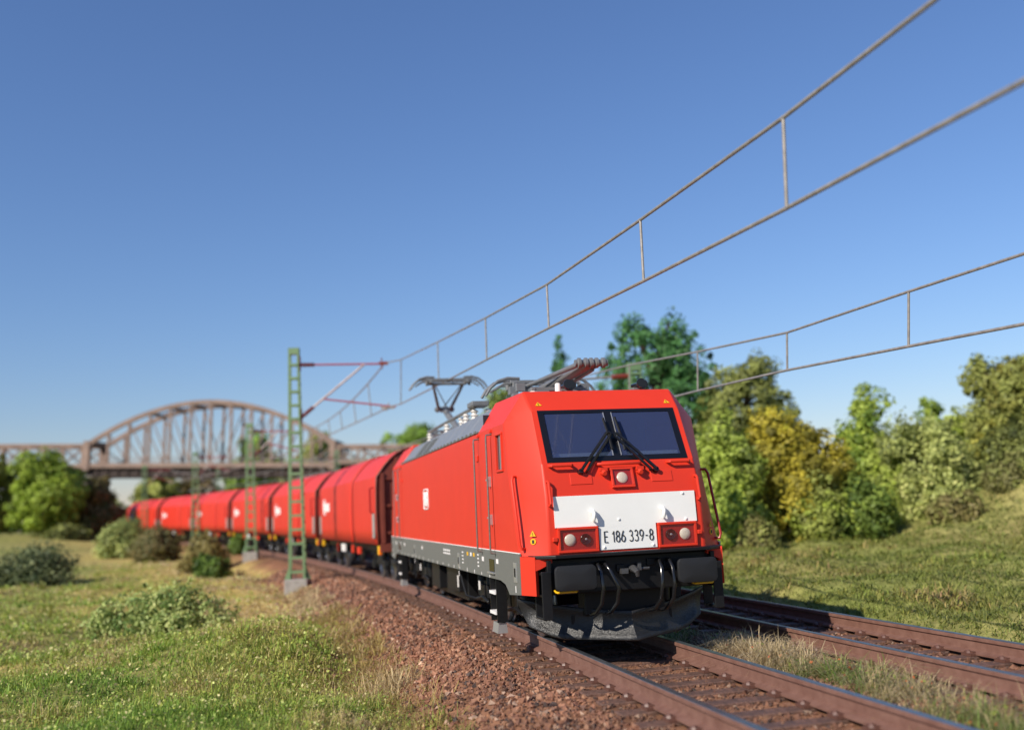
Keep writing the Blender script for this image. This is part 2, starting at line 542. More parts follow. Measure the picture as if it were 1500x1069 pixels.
# ballast stones -----------------------------------------------------------
def stones(n, urange, srange, smin, smax, name, sleepers=True, r_in=None):
    s = srange[0] + (srange[1] - srange[0]) * RNG.random(n) ** 1.7
    u = urange[0] + (urange[1] - urange[0]) * RNG.random(n)
    keep = np.ones(n, bool)
    for c in (0, D2):
        for g in (-0.755, 0.755):
            keep &= np.abs(u - c - g) > 0.12
        inside = np.abs(u - c) < 1.28
        ph = np.mod(s - (-12 + 0.3), 0.62)
        on = (ph < 0.15) | (ph > 0.47)
        keep &= ~(inside & on & (RNG.random(n) < 0.50))
    left = sstep((-2.5 - u) / 1.2)
    keep &= RNG.random(n) > left * 0.80
    s, u = s[keep], u[keep]; n = len(s)
    x = np.interp(s, _S, _PX); y = np.interp(s, _S, _PY); t = np.interp(s, _S, _PT)
    X, Y = x + np.cos(t) * u, y + np.sin(t) * u
    z, _, _ = ground(X, Y)
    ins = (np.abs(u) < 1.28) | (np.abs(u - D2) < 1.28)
    r = smin + (smax - smin) * RNG.random(n) ** 2.2
    r *= np.clip(0.8 + s * 0.02, 0.8, 1.5)
    r = np.where(ins, r * 0.8, r)
    z = z + r * 0.35
    base = np.array([(1,0,0),(-1,0,0),(0,1,0),(0,-1,0),(0,0,1),(0,0,-1)], float) * 1.12
    fs = np.array([(0,2,4),(2,1,4),(1,3,4),(3,0,4),(2,0,5),(1,2,5),(3,1,5),(0,3,5)])
    V = base[None] + RNG.uniform(-0.45, 0.45, (n, 6, 3))
    V *= (r[:, None] * RNG.uniform(0.7, 1.3, (n, 3)))[:, None, :]
    q = RNG.normal(size=(n, 4)); q /= np.linalg.norm(q, axis=1)[:, None]
    w, a, b, c = q.T
    R = np.stack([np.stack([1-2*(b*b+c*c), 2*(a*b-c*w), 2*(a*c+b*w)], -1), np.stack([2*(a*b+c*w), 1-2*(a*a+c*c), 2*(b*c-a*w)], -1), np.stack([2*(a*c-b*w), 2*(b*c+a*w), 1-2*(a*a+b*b)], -1)], -2)
    V = np.einsum('nij,nkj->nki', R, V) + np.stack([X, Y, z], 1)[:, None, :]
    F = (fs[None] + (np.arange(n) * 6)[:, None, None]).reshape(-1, 3)
    pal = np.array([(0.245, 0.112, 0.062), (0.195, 0.084, 0.048), (0.31, 0.160, 0.092), (0.12, 0.060, 0.040), (0.062, 0.040, 0.032), (0.40, 0.26, 0.18)])
    pi = RNG.choice(6, n, p=[.32, .26, .17, .13, .08, .04])
    cc = pal[pi] * RNG.uniform(0.75, 1.2, (n, 1))
    patch = vnoise(X, Y, 0.9, 41)[:, None]
    cc = cc * (0.72 + 0.5 * patch)
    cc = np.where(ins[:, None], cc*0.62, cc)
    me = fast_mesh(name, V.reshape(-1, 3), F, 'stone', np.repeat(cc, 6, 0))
    me.shade_flat()
    o = bpy.data.objects.new(name, me); COL.objects.link(o)
    tag(o, 'reddish brown crushed stone ballast around both tracks', 'gravel', kind='stuff')
    return o
stones(122000, (-4.0, 5.5), (-9.5, 34), 0.015, 0.051, 'ballast_gravel')

# ------------------------------------------------------------------ stroke lettering (thin raised round strokes)
def arc_pts(cx, cy, rx, ry, a0, a1, n=10):
    return [(cx + rx * math.cos(math.radians(a0 + (a1 - a0) * i / n)), cy + ry * math.sin(math.radians(a0 + (a1 - a0) * i / n))) for i in range(n + 1)]
GL = {
 'E': (0.50, [[(0.45, 1), (0, 1), (0, 0), (0.45, 0)], [(0, 0.52), (0.38, 0.52)]]),
 '1': (0.34, [[(0.02, 0.74), (0.24, 1), (0.24, 0)]]),
 '8': (0.54, [arc_pts(0.25, 0.76, 0.21, 0.24, 0, 360, 16), arc_pts(0.25, 0.27, 0.25, 0.27, 0, 360, 16)]),
 '6': (0.54, [arc_pts(0.25, 0.29, 0.25, 0.29, 0, 360, 16), [(0.02, 0.38), (0.10, 0.62), (0.32, 1.0)]]),
 '9': (0.54, [arc_pts(0.25, 0.71, 0.25, 0.29, 0, 360, 16), [(0.48, 0.62), (0.40, 0.38), (0.18, 0.0)]]),
 '3': (0.54, [[(0.03, 0.88)] + arc_pts(0.24, 0.76, 0.20, 0.24, 140, -90, 9) + arc_pts(0.23, 0.26, 0.26, 0.26, 90, -145, 10)[0:]]),
 '-': (0.44, [[(0.06, 0.45), (0.36, 0.45)]]),
 ' ': (0.36, []),
 'D': (0.56, [[(0, 0), (0, 1), (0.22, 1)] + arc_pts(0.22, 0.5, 0.28, 0.5, 90, -90, 8) + [(0, 0)]]),
 'B': (0.56, [[(0, 0), (0, 1), (0.25, 1)] + arc_pts(0.25, 0.77, 0.21, 0.23, 90, -90, 6) + [(0, 0.54)], [(0.25, 0.54)] + arc_pts(0.25, 0.27, 0.25, 0.27, 90, -90, 6) + [(0, 0)]]),
 'S': (0.54, [arc_pts(0.25, 0.75, 0.23, 0.25, 40, 250, 8) + arc_pts(0.25, 0.25, 0.25, 0.25, 80, -140, 8)]),
 'C': (0.54, [arc_pts(0.27, 0.5, 0.27, 0.5, 50, 310, 12)]),
 'H': (0.56, [[(0, 0), (0, 1)], [(0.48, 0), (0.48, 1)], [(0, 0.5), (0.48, 0.5)]]),
 'N': (0.58, [[(0, 0), (0, 1), (0.5, 0), (0.5, 1)]]),
 'K': (0.54, [[(0, 0), (0, 1)], [(0.46, 1), (0.02, 0.45)], [(0.18, 0.62), (0.48, 0)]]),
 'R': (0.56, [[(0, 0), (0, 1), (0.25, 1)] + arc_pts(0.25, 0.75, 0.22, 0.25, 90, -90, 6) + [(0, 0.5)], [(0.25, 0.5), (0.48, 0)]]),
}
def lettering(mb, text, org, right, up, h, r, gap=0.16, squeeze=1.0):
    org, right, up = Vector(org), Vector(right), Vector(up)
    x = 0.0
    for ch in text:
        w, strokes = GL[ch]
        for st in strokes:
            mb.tube([org + right * ((x + a) * h * squeeze) + up * (b * h) for a, b in st], r, 5)
        x += w + (gap if ch != ' ' else 0)
    return x * h * squeeze
def text_width(text, h, gap=0.16, squeeze=1.0):
    return sum(GL[c][0] + (gap if c != ' ' else 0) for c in text) * h * squeeze

# ------------------------------------------------------------------ locomotive (local frame: x lateral right, y away along the track, z up)
LL = 15.92
loco = thing('electric_locomotive', 'red electric locomotive with white front panel reading E 186 339-8, leading the train', 'locomotive', (X0, Y0, 0), TH0)
FR = [(0.322, 1.26), (0.335, 1.62), (0.36, 2.05), (0.50, 2.50), (0.93, 3.30), (1.27, 3.62)]      # front profile (y, z)
FW = [1.14, 1.14, 1.14, 1.135, 1.135, 1.16]
CH = [(0.60, 1.26), (0.77, 1.62), (0.93, 2.05), (1.07, 2.50), (1.24, 3.15)]                         # chamfer edge on the side wall
WSB, WST = 0.045, 0.975                                                                         # windshield opening, fraction between profile 3 and 4
def P(x, y, z, e):        # e=0 front end, 1 rear end
    return (x, y if e == 0 else LL - y, z)
def lerp(a, b, t): return tuple(a[i] + (b[i] - a[i]) * t for i in range(len(a)))
sh = MB()
SWX0, SWX1, SWZ0, SWZ1 = 1.34, 1.76, 2.46, 3.04
for e in (0, 1):
    for i in range(5):
        if i == 3:
            a, b = FR[3], FR[4]
            lo, hi = lerp(a, b, WSB), lerp(a, b, WST)
            for (p, q) in ((a, lo), (hi, b)):
                sh.add([P(-FW[3], *p, e), P(FW[3], *p, e), P(FW[3], *q, e), P(-FW[3], *q, e)], [(0, 1, 2, 3)])
            for s in (-1, 1):
                sh.add([P(s * 1.03, *lo, e), P(s * FW[3], *lo, e), P(s * FW[3], *hi, e), P(s * 1.03, *hi, e)], [(0, 1, 2, 3)])
        else:
            a, b = FR[i], FR[i + 1]
            sh.add([P(-FW[i], *a, e), P(FW[i], *a, e), P(FW[i+1], *b, e), P(-FW[i+1], *b, e)], [(0, 1, 2, 3)])
    for s in (-1, 1):
        NC = 6
        for i in range(5):
            fa, fb = (FW[i], *FR[i]), (FW[i+1], *FR[i+1])
            ca_, cb_ = (1.49, *CH[min(i, 4)]), (1.49, *CH[min(i + 1, 4)])
            rows = []
            for (f_, c_, top_) in ((fa, ca_, False), (fb, cb_, i == 4)):
                row = []
                for k in range(NC + 1):
                    t_ = k/NC
                    q_ = lerp(f_, c_, t_)
                    bul = 0 if top_ or (i == 4 and k in (0, NC)) else 0.016*4*t_*(1 - t_)*(0.55 if f_ == (FW[4], *FR[4]) else 1.0)
                    row.append(P(s*(q_[0] + bul*0.75), q_[1] - bul*0.55, q_[2], e))
                rows.append(row)
            sh.grid(rows)
        # roof slope of the cab and its rear edge
        sh.add([P(s * 1.49, *CH[4], e), P(s * FW[5], *FR[5], e), P(s * 1.16, 3.10, 3.66, e), P(s * 1.478, 3.06, 3.17, e)], [(0, 1, 2, 3)])
        # side wall round the cab window
        top = lambda y: 3.15 + 0.02 * (y - 1.24) / 1.82
        fr_ = [P(s * 1.49, *c, e) for c in CH]
        sh.add(fr_ + [P(s * 1.49, SWX0, top(SWX0), e), P(s * 1.49, SWX0, SWZ1, e), P(s * 1.49, SWX0, SWZ0, e), P(s * 1.49, SWX0, 1.26, e)], [tuple(range(9))])
        sh.add([P(s * 1.49, SWX0, 1.26, e), P(s * 1.49, SWX0, SWZ0, e), P(s * 1.49, SWX1, SWZ0, e), P(s * 1.49, SWX1, 1.26, e)], [(0, 1, 2, 3)])
        sh.add([P(s * 1.49, SWX0, SWZ1, e), P(s * 1.49, SWX0, top(SWX0), e), P(s * 1.49, SWX1, top(SWX1), e), P(s * 1.49, SWX1, SWZ1, e)], [(0, 1, 2, 3)])
        sh.add([P(s * 1.49, SWX1, 1.26, e), P(s * 1.49, SWX1, SWZ0, e), P(s * 1.49, SWX1, SWZ1, e), P(s * 1.49, SWX1, top(SWX1), e), P(s * 1.478, 3.06, 3.17, e), P(s * 1.49, 3.06, 3.02, e), P(s * 1.49, 3.06, 1.26, e)], [tuple(range(7))])
    # cab roof and its rear wall
    sh.add([P(-FW[5], *FR[5], e), P(FW[5], *FR[5], e), P(1.16, 3.10, 3.66, e), P(-1.16, 3.10, 3.66, e)], [(0, 1, 2, 3)])
    sh.add([P(-1.478, 3.06, 3.17, e), P(-1.16, 3.10, 3.66, e), P(1.16, 3.10, 3.66, e), P(1.478, 3.06, 3.17, e)], [(0, 1, 2, 3)])
for s in (-1, 1):
    sh.add([(s*1.49, 3.06, 1.26), (s*1.49, LL-3.06, 1.26), (s*1.49, LL-3.06, 3.02), (s*1.49, 3.06, 3.02)], [(0, 1, 2, 3)])
    sh.add([(s*1.49, 3.06, 3.02), (s*1.49, LL-3.06, 3.02), (s*1.478, LL-3.06, 3.17), (s*1.478, 3.06, 3.17)], [(0, 1, 2, 3)])
body = sh.build('body_shell', 'red', loco, weld=True, smooth=True, sharp=0.30, bevel=0.022, seg=2, angle=24)
wnm = body.modifiers.new('wn', 'WEIGHTED_NORMAL'); wnm.keep_sharp = True
# floor plate closing the body
MB().box((0, LL/2, 1.24), (2.9, LL - 1.1, 0.03)).build('floor_plate', 'black', loco)

# machine-room roof: sloped grey panels, flat deck
NP = 9
y0r, y1r = 3.075, LL - 3.075
for s in (-1, 1):
    for i in range(NP):
        a = y0r + (y1r - y0r) * i / NP + 0.012; b = y0r + (y1r - y0r) * (i + 1) / NP - 0.012
        m = MB()
        m.prism([(s*1.474, a, 3.185), (s*1.13, a, 3.60), (s*1.10, a, 3.57), (s*1.44, a, 3.155)], (0, b - a, 0))
        pnl = m.build('roof_panel', 'roof', loco, bevel=0.008, seg=1)
        if i in (5, 6):        # louvred panels
            for k in range(7):
                t = 0.14 + 0.11 * k
                c = lerp((s*1.474, 3.185), (s*1.13, 3.60), t)
                MB().box((c[0] + s*0.006, (a+b)/2, c[1] + 0.006), (0.03, (b-a)*0.82, 0.018)).build('louvre_slat', 'roof', pnl)
    g = MB().box((s*1.481, LL/2, 3.178), (0.03, y1r - y0r, 0.022))
    gut = g.build('roof_gutter', 'grey', loco)
    for k in range(26):
        MB().box((s*1.494, y0r + 0.2 + k * (y1r - y0r - 0.4) / 25, 3.19), (0.02, 0.12, 0.04)).build('gutter_clip', 'grey', gut)
MB().box((0, LL/2, 3.56), (2.22, y1r - y0r, 0.05)).build('roof_deck', 'roof', loco)

# white front panel, following the profile
def front_y(z):
    ys = [p[0] for p in FR]; zs = [p[1] for p in FR]
    return float(np.interp(z, zs, ys))
wpm = MB()
wx = (-1.045, -0.42, 0.42, 1.045)
wpm.grid([[(x, front_y(z) - 0.012, z) for x in wx] for z in (1.626, 1.75, 1.90, 2.05)])
wpm.grid([[(x, front_y(z) - 0.012, z) for x in wx[1:3]] for z in (1.295, 1.46, 1.626)])
wp = wp2 = wpm.build('white_panel', 'white', loco, weld=True)
so = wp.modifiers.new('solid', 'SOLIDIFY'); so.thickness = 0.012; so.offset = 0
tw = text_width('E 186 339-8', 0.148, 0.20, 0.71)
lm = MB()
zt0 = 1.395
yy = front_y(zt0) - 0.022
tup = Vector((0, (front_y(1.60) - front_y(1.30)) / 0.30, 1)).normalized()
lettering(lm, 'E 186 339-8', (-tw/2 + 0.022, yy, zt0), (1, 0, 0), tup, 0.148, 0.0078, gap=0.20, squeeze=0.71)
lm.build('number_lettering', 'ink', wp)
for x, z in ((-0.36, 1.33), (0.36, 1.33), (-0.12, 1.70), (0.88, 1.66), (0.86, 2.02)):
    MB().lathe((x, front_y(z) - 0.010, z), (x, front_y(z) - 0.035, z), [(0, 0.022), (0.7, 0.020), (1, 0.008)], 8).build('rivet', 'white', wp2)
for x in (-0.50, 0.53):
    z = 1.76; y = front_y(z)
    m = MB()
    m.tube([(x, y - 0.005, z + 0.07), (x, y - 0.06, z + 0.07), (x, y - 0.095, z + 0.035), (x, y - 0.10, z - 0.02), (x, y - 0.07, z - 0.065), (x, y - 0.035, z - 0.06)], [0.030, 0.031, 0.029, 0.026, 0.020, 0.012], 8)
    m.build('lifting_hook', 'white', loco, smooth=True)

# headlights
def headlight(x0, x1, z0, z1, lamps, name='headlight'):
    y = front_y((z0 + z1) / 2)
    hz = 0.5 * (z1 - z0)
    tilt = 0.0 if z1 < 2 else math.atan2(front_y(z1) - front_y(z0), z1 - z0)
    cx, cz = (x0 + x1) / 2, (z0 + z1) / 2
    R = Matrix.Rotation(-tilt, 3, 'X')
    def T(p): return R @ Vector(p) + Vector((cx, y, cz))
    hw = (x1 - x0) / 2
    fr = MB(); t = 0.035; dep = 0.07
    for (c, d) in (((0, -dep/2+.02, hz - t/2), (2*hw, dep, t)), ((0, -dep/2+.02, -hz + t/2), (2*hw, dep, t)),
                   ((-hw + t/2, -dep/2+.02, 0), (t, dep - .002, 2*(hz - t))), ((hw - t/2, -dep/2+.02, 0), (t, dep - .002, 2*(hz - t)))):
        fr.box(T(c), d, R)
    h = fr.build(name, 'red', loco, bevel=0.006)
    MB().box(T((0, -0.012, 0)), (2*(hw - t), 0.012, 2*(hz - t)), R).build('housing_back', 'darkred', h)
    for lx, kind in lamps:
        a, b = T((lx, -0.016, 0)), T((lx, -0.048, 0))
        r = 0.080
        if kind == 'w':
            MB().lathe(a, b, [(0, r), (0.35, r), (0.7, r*0.82), (0.92, r*0.5), (1, r*0.12)], 20).build('lamp_lens', 'lens', h, smooth=True)
        else:
            m = MB().lathe(a, b, [(0, r*0.95), (0.9, r*0.95), (1.0, r*0.90), (0.95, r*0.8), (0.2, r*0.45), (0.1, r*0.1)], 20)
            m.build('lamp_reflector', 'reflector', h, smooth=True)
            MB().lathe(T((lx + 0.01, -0.02, 0)), T((lx + 0.01, -0.04, 0)), [(0, 0.018), (0.7, 0.016), (1, 0.006)], 10).build('lamp_bulb', 'silver', h, smooth=True)
    MB().box(T((0, -0.053, 0)), (2*(hw - t), 0.006, 2*(hz - t)), R).build('lamp_cover', 'lampglass', h)
    return h
headlight(-1.02, -0.44, 1.285, 1.625, [(-0.115, 'w'), (0.105, 'd')])
headlight(0.44, 1.02, 1.285, 1.625, [(-0.105, 'd'), (0.115, 'w')])
headlight(-0.17, 0.17, 2.12, 2.42, [(0, 'w')])
for s in (-1, 1):
    MB().box((s*1.06, front_y(1.45) - 0.03, 1.47), (0.07, 0.06, 0.06)).build('lamp_hinge', 'red', loco, bevel=0.01)
    x = s * 0.27
    m = MB(); y = front_y(2.36)
    m.lathe((x, y + 0.02, 2.37), (x, y - 0.11, 2.34), [(0, 0.045), (0.75, 0.045), (1, 0.03)], 10)
    m.box((x, y - 0.03, 2.40), (0.10, 0.10, 0.05))
    m.build('jumper_socket', 'red', loco, smooth=True)
    # hatch outline under the wiper
    hx = s * 0.60
    hm = MB().box((hx, front_y(2.28) - 0.004, 2.28), (0.32, 0.012, 0.16), Matrix.Rotation(-math.atan2(front_y(2.36) - front_y(2.20), .16), 3, 'X'))
    hm.build('service_hatch', 'red', loco, bevel=0.004)
# horizontal grab handles under the windshield
def handle(p0, p1, out, r, mat, name='grab_handle', parent=loco):
    p0, p1, out = Vector(p0), Vector(p1), Vector(out)
    e = (p1 - p0) * 0.10
    return MB().tube([p0, p0 + out*0.75, p0 + out + e*0.6, p1 + out - e*0.6, p1 + out*0.75, p1], r, 8).build(name, mat, parent, smooth=True)
hz = 2.475
for x0, x1 in ((-1.04, -0.72), (-0.33, 0.29), (0.72, 1.04)):
    handle((x0, front_y(hz) + .01, hz), (x1, front_y(hz) + .01, hz), (0, -0.095, 0.0), 0.021, 'red')
for s in (-1, 1):
    handle((s*1.10, front_y(2.25), 2.26), (s*1.10, front_y(1.93), 1.93), (0, -0.085, 0.0), 0.019, 'red')
    # long handrails on the cab corner
    a = lerp((1.14, 0.40, 1.26), (1.49, 0.50, 1.26), 0.62); 
    def cpt(z, f=0.78):
        fy = front_y(z); cy = float(np.interp(z, [c[1] for c in CH], [c[0] for c in CH]))
        return (s * (1.14 + 0.35 * f), fy + (cy - fy) * f, z)
    handle(cpt(1.36), cpt(2.36), (s*0.085, -0.06, 0), 0.020, 'red' if s < 0 else 'darkred', 'corner_handrail')
# warning triangles and pictograms
def tri(c, rx, up, nrm, h, mat):
    c, rx, up, nrm = Vector(c), Vector(rx), Vector(up), Vector(nrm)
    o = MB().prism([c - rx*h*0.6 - up*h*0.45 , c + rx*h*0.6 - up*h*0.45, c + up*h*0.6], nrm*0.006).build('warning_triangle', mat, loco)
    k = c + nrm * 0.008
    MB().tube([k + up*h*0.25 + rx*0, k - rx*h*0.12 - up*h*0.05, k + rx*h*0.10 - up*h*0.08, k - rx*h*0.02 - up*h*0.34], h*0.05, 5).build('flash_symbol', 'ink', o)
tlt = math.atan2(FR[5][0] - FR[4][0], FR[5][1] - FR[4][1])
for s in (-1, 1):
    z = 3.40
    tri((s*1.0, front_y(z) - 0.003, z), (1, 0, 0), (0, math.sin(tlt), math.cos(tlt)), (0, -math.cos(tlt), math.sin(tlt)), 0.082, 'yellow')
    zz = 1.56
    b = Vector((s*(1.14 + .35*.42 + .03), front_y(zz) + (0.742 - front_y(zz))*0.42 - .02, zz))
    nn = Vector((s*0.27, -0.35, 0)).normalized(); rx = Vector((0.35, s*0.27, 0)).normalized()
    tri(b + nn*0.01, rx, (0, 0, 1), nn, 0.075, 'yellow')
    cc = b + nn*0.004 - Vector((0, 0, 0.105))
    pic = MB().lathe(cc, cc + nn*0.008, [(0, 0.042), (1, 0.042)], 14).build('pictogram', 'yellow', loco)
    MB().box(cc + nn*0.010, (0.03, 0.012, 0.045), Matrix.Rotation(math.atan2(rx.y, rx.x), 3, 'Z')).build('symbol', 'ink', pic)

# windshield
A3, A4 = FR[3], FR[4]
lo, hi = lerp(A3, A4, WSB), lerp(A3, A4, WST)
def WS(x, t, lift):       # point on the windshield plane
    y, z = lerp(lo, hi, t)
    nrm = Vector((0, -(A4[1]-A3[1]), (A4[0]-A3[0]))).normalized()
    return Vector((x, y, z)) + nrm * lift
def wsquad(mb, x0, x1, t0, t1, lift, th):
    p = [WS(x0, t0, lift), WS(x1, t0, lift), WS(x1, t1, lift), WS(x0, t1, lift)]
    d = WS(0, 0, lift + th) - WS(0, 0, lift)
    mb.prism(p, d); return mb
wf = MB()
wsquad(wf, -1.055, 1.055, -0.02, 0.075, -0.02, 0.028)
wsquad(wf, -1.055, 1.055, 0.955, 1.02, -0.02, 0.028)
wsquad(wf, -1.055, -0.965, 0.076, 0.954, -0.02, 0.028)
wsquad(wf, 0.965, 1.055, 0.076, 0.954, -0.02, 0.028)
wsquad(wf, -0.045, 0.045, 0.076, 0.954, -0.02, 0.028)
frame = wf.build('windshield_frame', 'rubber', loco)
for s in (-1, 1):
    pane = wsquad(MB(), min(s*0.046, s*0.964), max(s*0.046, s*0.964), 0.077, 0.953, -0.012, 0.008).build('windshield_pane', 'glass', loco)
    wsquad(MB(), s*0.062 - .006, s*0.062 + .006, 0.08, 0.95, 0.0, 0.010).build('pane_trim', 'silver', pane)
# cab interior
MB().box((0, 3.0, 2.4), (2.8, 0.05, 2.1)).build('cab_rear_wall', 'interior', loco)
dk = MB().prism([(-1.0, 0.72, 1.9), (-1.0, 0.72, 2.655), (-1.0, 0.98, 2.67), (-1.0, 1.30, 2.46), (-1.0, 1.30, 1.9)], (2.0, 0, 0))
dk.build('driver_desk', 'desk', loco)
for sx in (-0.55, 0.55):
    st = MB().box((sx, 2.05, 2.55), (0.5, 0.12, 0.75)).build('driver_seat', 'interior', loco, bevel=0.05)
    MB().box((sx, 1.8, 2.14), (0.5, 0.5, 0.12)).build('cushion', 'interior', st, bevel=0.03)
# wipers
for s, piv, elb, bl0, bl1 in ((-1, (-0.60, 2.37), (-0.11, 2.90), (-0.105, 3.13), (-0.075, 2.66)), (1, (0.52, 2.36), (0.05, 2.88), (0.075, 3.14), (0.115, 2.65))):
    def W(p, lift):
        y = front_y(p[1]); return (p[0], y - lift, p[1] + lift*0.35)
    m = MB()
    m.tube([W(piv, 0.03), W(piv, 0.07), W(elb, 0.085)], 0.023, 7)
    p2 = (piv[0] - s*0.085, piv[1] - 0.005); e2 = (elb[0] - s*0.06, elb[1] - 0.02)
    m.tube([W(p2, 0.03), W(p2, 0.07), W(e2, 0.085)], 0.020, 7)
    m.tube([W(elb, 0.085), W(((elb[0]+e2[0])/2, elb[1]), 0.09), W(e2, 0.085)], 0.024, 7)
    m.lathe(W(piv, -0.01), W(piv, 0.07), [(0, .045), (1, .035)], 8)
    wi = m.build('wiper', 'blackgloss', loco, smooth=True)
    MB().tube([W(bl0, 0.06), W(lerp(bl0, bl1, .5), 0.075), W(bl1, 0.06)], 0.021, 6).build('wiper_blade', 'black', wi)

# side windows, doors and fittings on both flanks
for s in (-1, 1):
    for e in (0, 1):
        ye = lambda y: y if e == 0 else LL - y
        wfm = MB()
        t = 0.035
        for (c, d) in (((s*1.49, ye((SWX0+SWX1)/2), SWZ1 - t/2), (0.05, SWX1 - SWX0, t)), ((s*1.49, ye((SWX0+SWX1)/2), SWZ0 + t/2), (0.05, SWX1 - SWX0, t)),
                       ((s*1.49, ye(SWX0 + t/2), (SWZ0+SWZ1)/2), (0.049, t, SWZ1 - SWZ0 - 2*t)), ((s*1.49, ye(SWX1 - t/2), (SWZ0+SWZ1)/2), (0.049, t, SWZ1 - SWZ0 - 2*t))):
            wfm.box(c, d)
        sw = wfm.build('side_window', 'red', loco, bevel=0.008)
        MB().box((s*1.475, ye((SWX0+SWX1)/2), (SWZ0+SWZ1)/2), (0.012, SWX1 - SWX0 - 2*t, SWZ1 - SWZ0 - 2*t)).build('pane', 'sideglass', sw)
        MB().box((s*1.482, ye(SWX0 + 0.19), (SWZ0+SWZ1)/2), (0.02, 0.03, SWZ1 - SWZ0 - 2*t)).build('window_bar', 'silver', sw)
        d = MB().box((s*1.492, ye(2.53), 2.20), (0.012, 0.80, 1.72)).build('cab_door', 'red', loco, bevel=0.005)
        for z in (2.34, 1.76):
            m = MB().box((s*1.52, ye(2.20), z), (0.05, 0.045, 0.16)); m.box((s*1.535, ye(2.25), z + 0.03), (0.04, 0.15, 0.03))
            m.build('door_handle', 'silver', d, bevel=0.006)
        for y in (3.02, 2.06):
            MB().tube([(s*1.49, ye(y), 3.06), (s*1.575, ye(y), 3.05), (s*1.58, ye(y), 3.0), (s*1.58, ye(y), 1.30), (s*1.575, ye(y), 1.26), (s*1.50, ye(y), 1.25)], 0.014, 8).build('door_handrail', 'handrail', loco, smooth=True)
            MB().box((s*1.50, ye(y), 3.11), (0.05, 0.06, 0.05)).build('handrail_bracket', 'red', loco, bevel=0.008)
        MB().box((s*1.50, ye(3.16), 2.75), (0.03, 0.10, 0.10)).build('door_lock', 'red', loco, bevel=0.01)
    # grey skirt
    def skirt_poly():
        f = [(0.575, 1.295), (0.575, 0.74), (1.26, 0.70), (1.36, 0.76), (1.50, 0.83), (1.80, 0.87)]
        r = [(LL - y, z) for y, z in f[::-1]]
        return f + r
    poly = [(s*1.478, y, z) for y, z in skirt_poly()]
    sk = MB().prism(poly, (s*0.022, 0, 0)).build('skirt', 'grey', loco)
    MB().box((s*1.4945, LL/2, 1.300), (0.017, LL - 1.16, 0.012)).build('skirt_line', 'print', sk)
    # jacking pockets and small white and yellow marks on the skirt
    for y in (0.86, 5.15, 10.8, LL - 0.86):
        jp = MB().box((s*1.503, y, 1.03), (0.012, 0.16, 0.27)).build('jacking_pocket', 'silver', sk)
        MB().box((s*1.508, y, 1.03), (0.012, 0.07, 0.12)).build('pocket_hole', 'black', jp)
        MB().box((s*1.502, y + 0.01, 0.80), (0.004, 0.03, 0.09)).build('tick_mark', 'print', sk)
    for y in (2.36, LL - 2.36):
        fs_ = MB().box((s*1.503, y, 1.06), (0.010, 0.34, 0.20)).build('foot_recess', 'reflector', sk)
        MB().box((s*1.515, y, 0.955), (0.05, 0.40, 0.022)).build('foot_lip', 'silver', fs_)
    for y in list(np.arange(2.6, LL - 2.5, 0.62)):
        MB().box((s*1.5025, y + random.uniform(-.1, .1), 0.905), (0.004, 0.025, random.choice((0.04, 0.06)))).build('tick_mark', 'print', sk)
    for y in (1.98, 3.02, 9.6, 12.6, 13.4, 14.3):
        MB().box((s*1.5025, y, 1.14), (0.004, 0.14, 0.07)).build('skirt_marking', 'print', sk)
    for k, y in enumerate((6.1, 6.3, 6.5, 6.7)):
        MB().box((s*1.5025, y, 1.18), (0.004, 0.13, 0.035)).build('skirt_marking', 'print', sk)
        MB().box((s*1.5025, y, 1.12), (0.004, 0.15, 0.03)).build('skirt_marking', 'print', sk)
    for y in (3.75, 4.0, 4.3):
        MB().box((s*1.5025, y, 1.18), (0.004, 0.12, 0.06)).build('skirt_marking', 'yellow' if y != 4.0 else 'print', sk)
    for z in (1.19, 1.13, 1.07, 1.01):
        MB().box((s*1.5025, 3.4, z), (0.004, 0.10, 0.025)).build('skirt_marking', 'print', sk)
        MB().box((s*1.5025, 4.75, z), (0.004, 0.12, 0.022)).build('skirt_marking', 'print', sk)
    # company logo on the flank: rounded box with the letters DB
    lg = MB()
    cy, cz, hw, hh = 8.83, 2.20, 0.30, 0.21
    sgn = 1 if s < 0 else -1      # reading direction
    rr = 0.05
    ring = []
    for (qx, qz, a0) in ((hw-rr, hh-rr, 0), (-hw+rr, hh-rr, 90), (-hw+rr, -hh+rr, 180), (hw-rr, -hh+rr, 270)):
        for k in range(4):
            a = math.radians(a0 + 30*k); ring.append((qx + rr*math.cos(a), qz + rr*math.sin(a)))
    ring.append(ring[0])
    lg.tube([(s*1.494, cy - sgn*a, cz + b) for a, b in ring], 0.016, 5)
    lettering(lg, 'DB', (s*1.494, cy + sgn*0.22, cz - 0.145), (0, -sgn, 0), (0, 0, 1), 0.29, 0.022, gap=0.20, squeeze=1.16)
    lg.build('company_logo', 'print', loco)
    # red end pieces beside the buffer beam
    for e in (0, 1):
        ye = lambda y: y if e == 0 else LL - y
        MB().prism([(s*1.497, ye(0.57), 1.255), (s*1.497, ye(0.57), 0.74), (s*1.37, ye(0.26), 0.74), (s*1.37, ye(0.26), 1.255)], (-s*0.05, 0.04 if e == 0 else -0.04, 0)).build('corner_plate', 'red', loco)
        MB().prism([(s*1.365, ye(0.262), 1.22), (s*1.13, ye(0.255), 1.22), (s*1.13, ye(0.255), 1.17), (s*1.28, ye(0.255), 1.10), (s*1.365, ye(0.262), 1.07)], (0, 0.05 if e == 0 else -0.05, 0)).build('corner_gusset', 'red', loco)

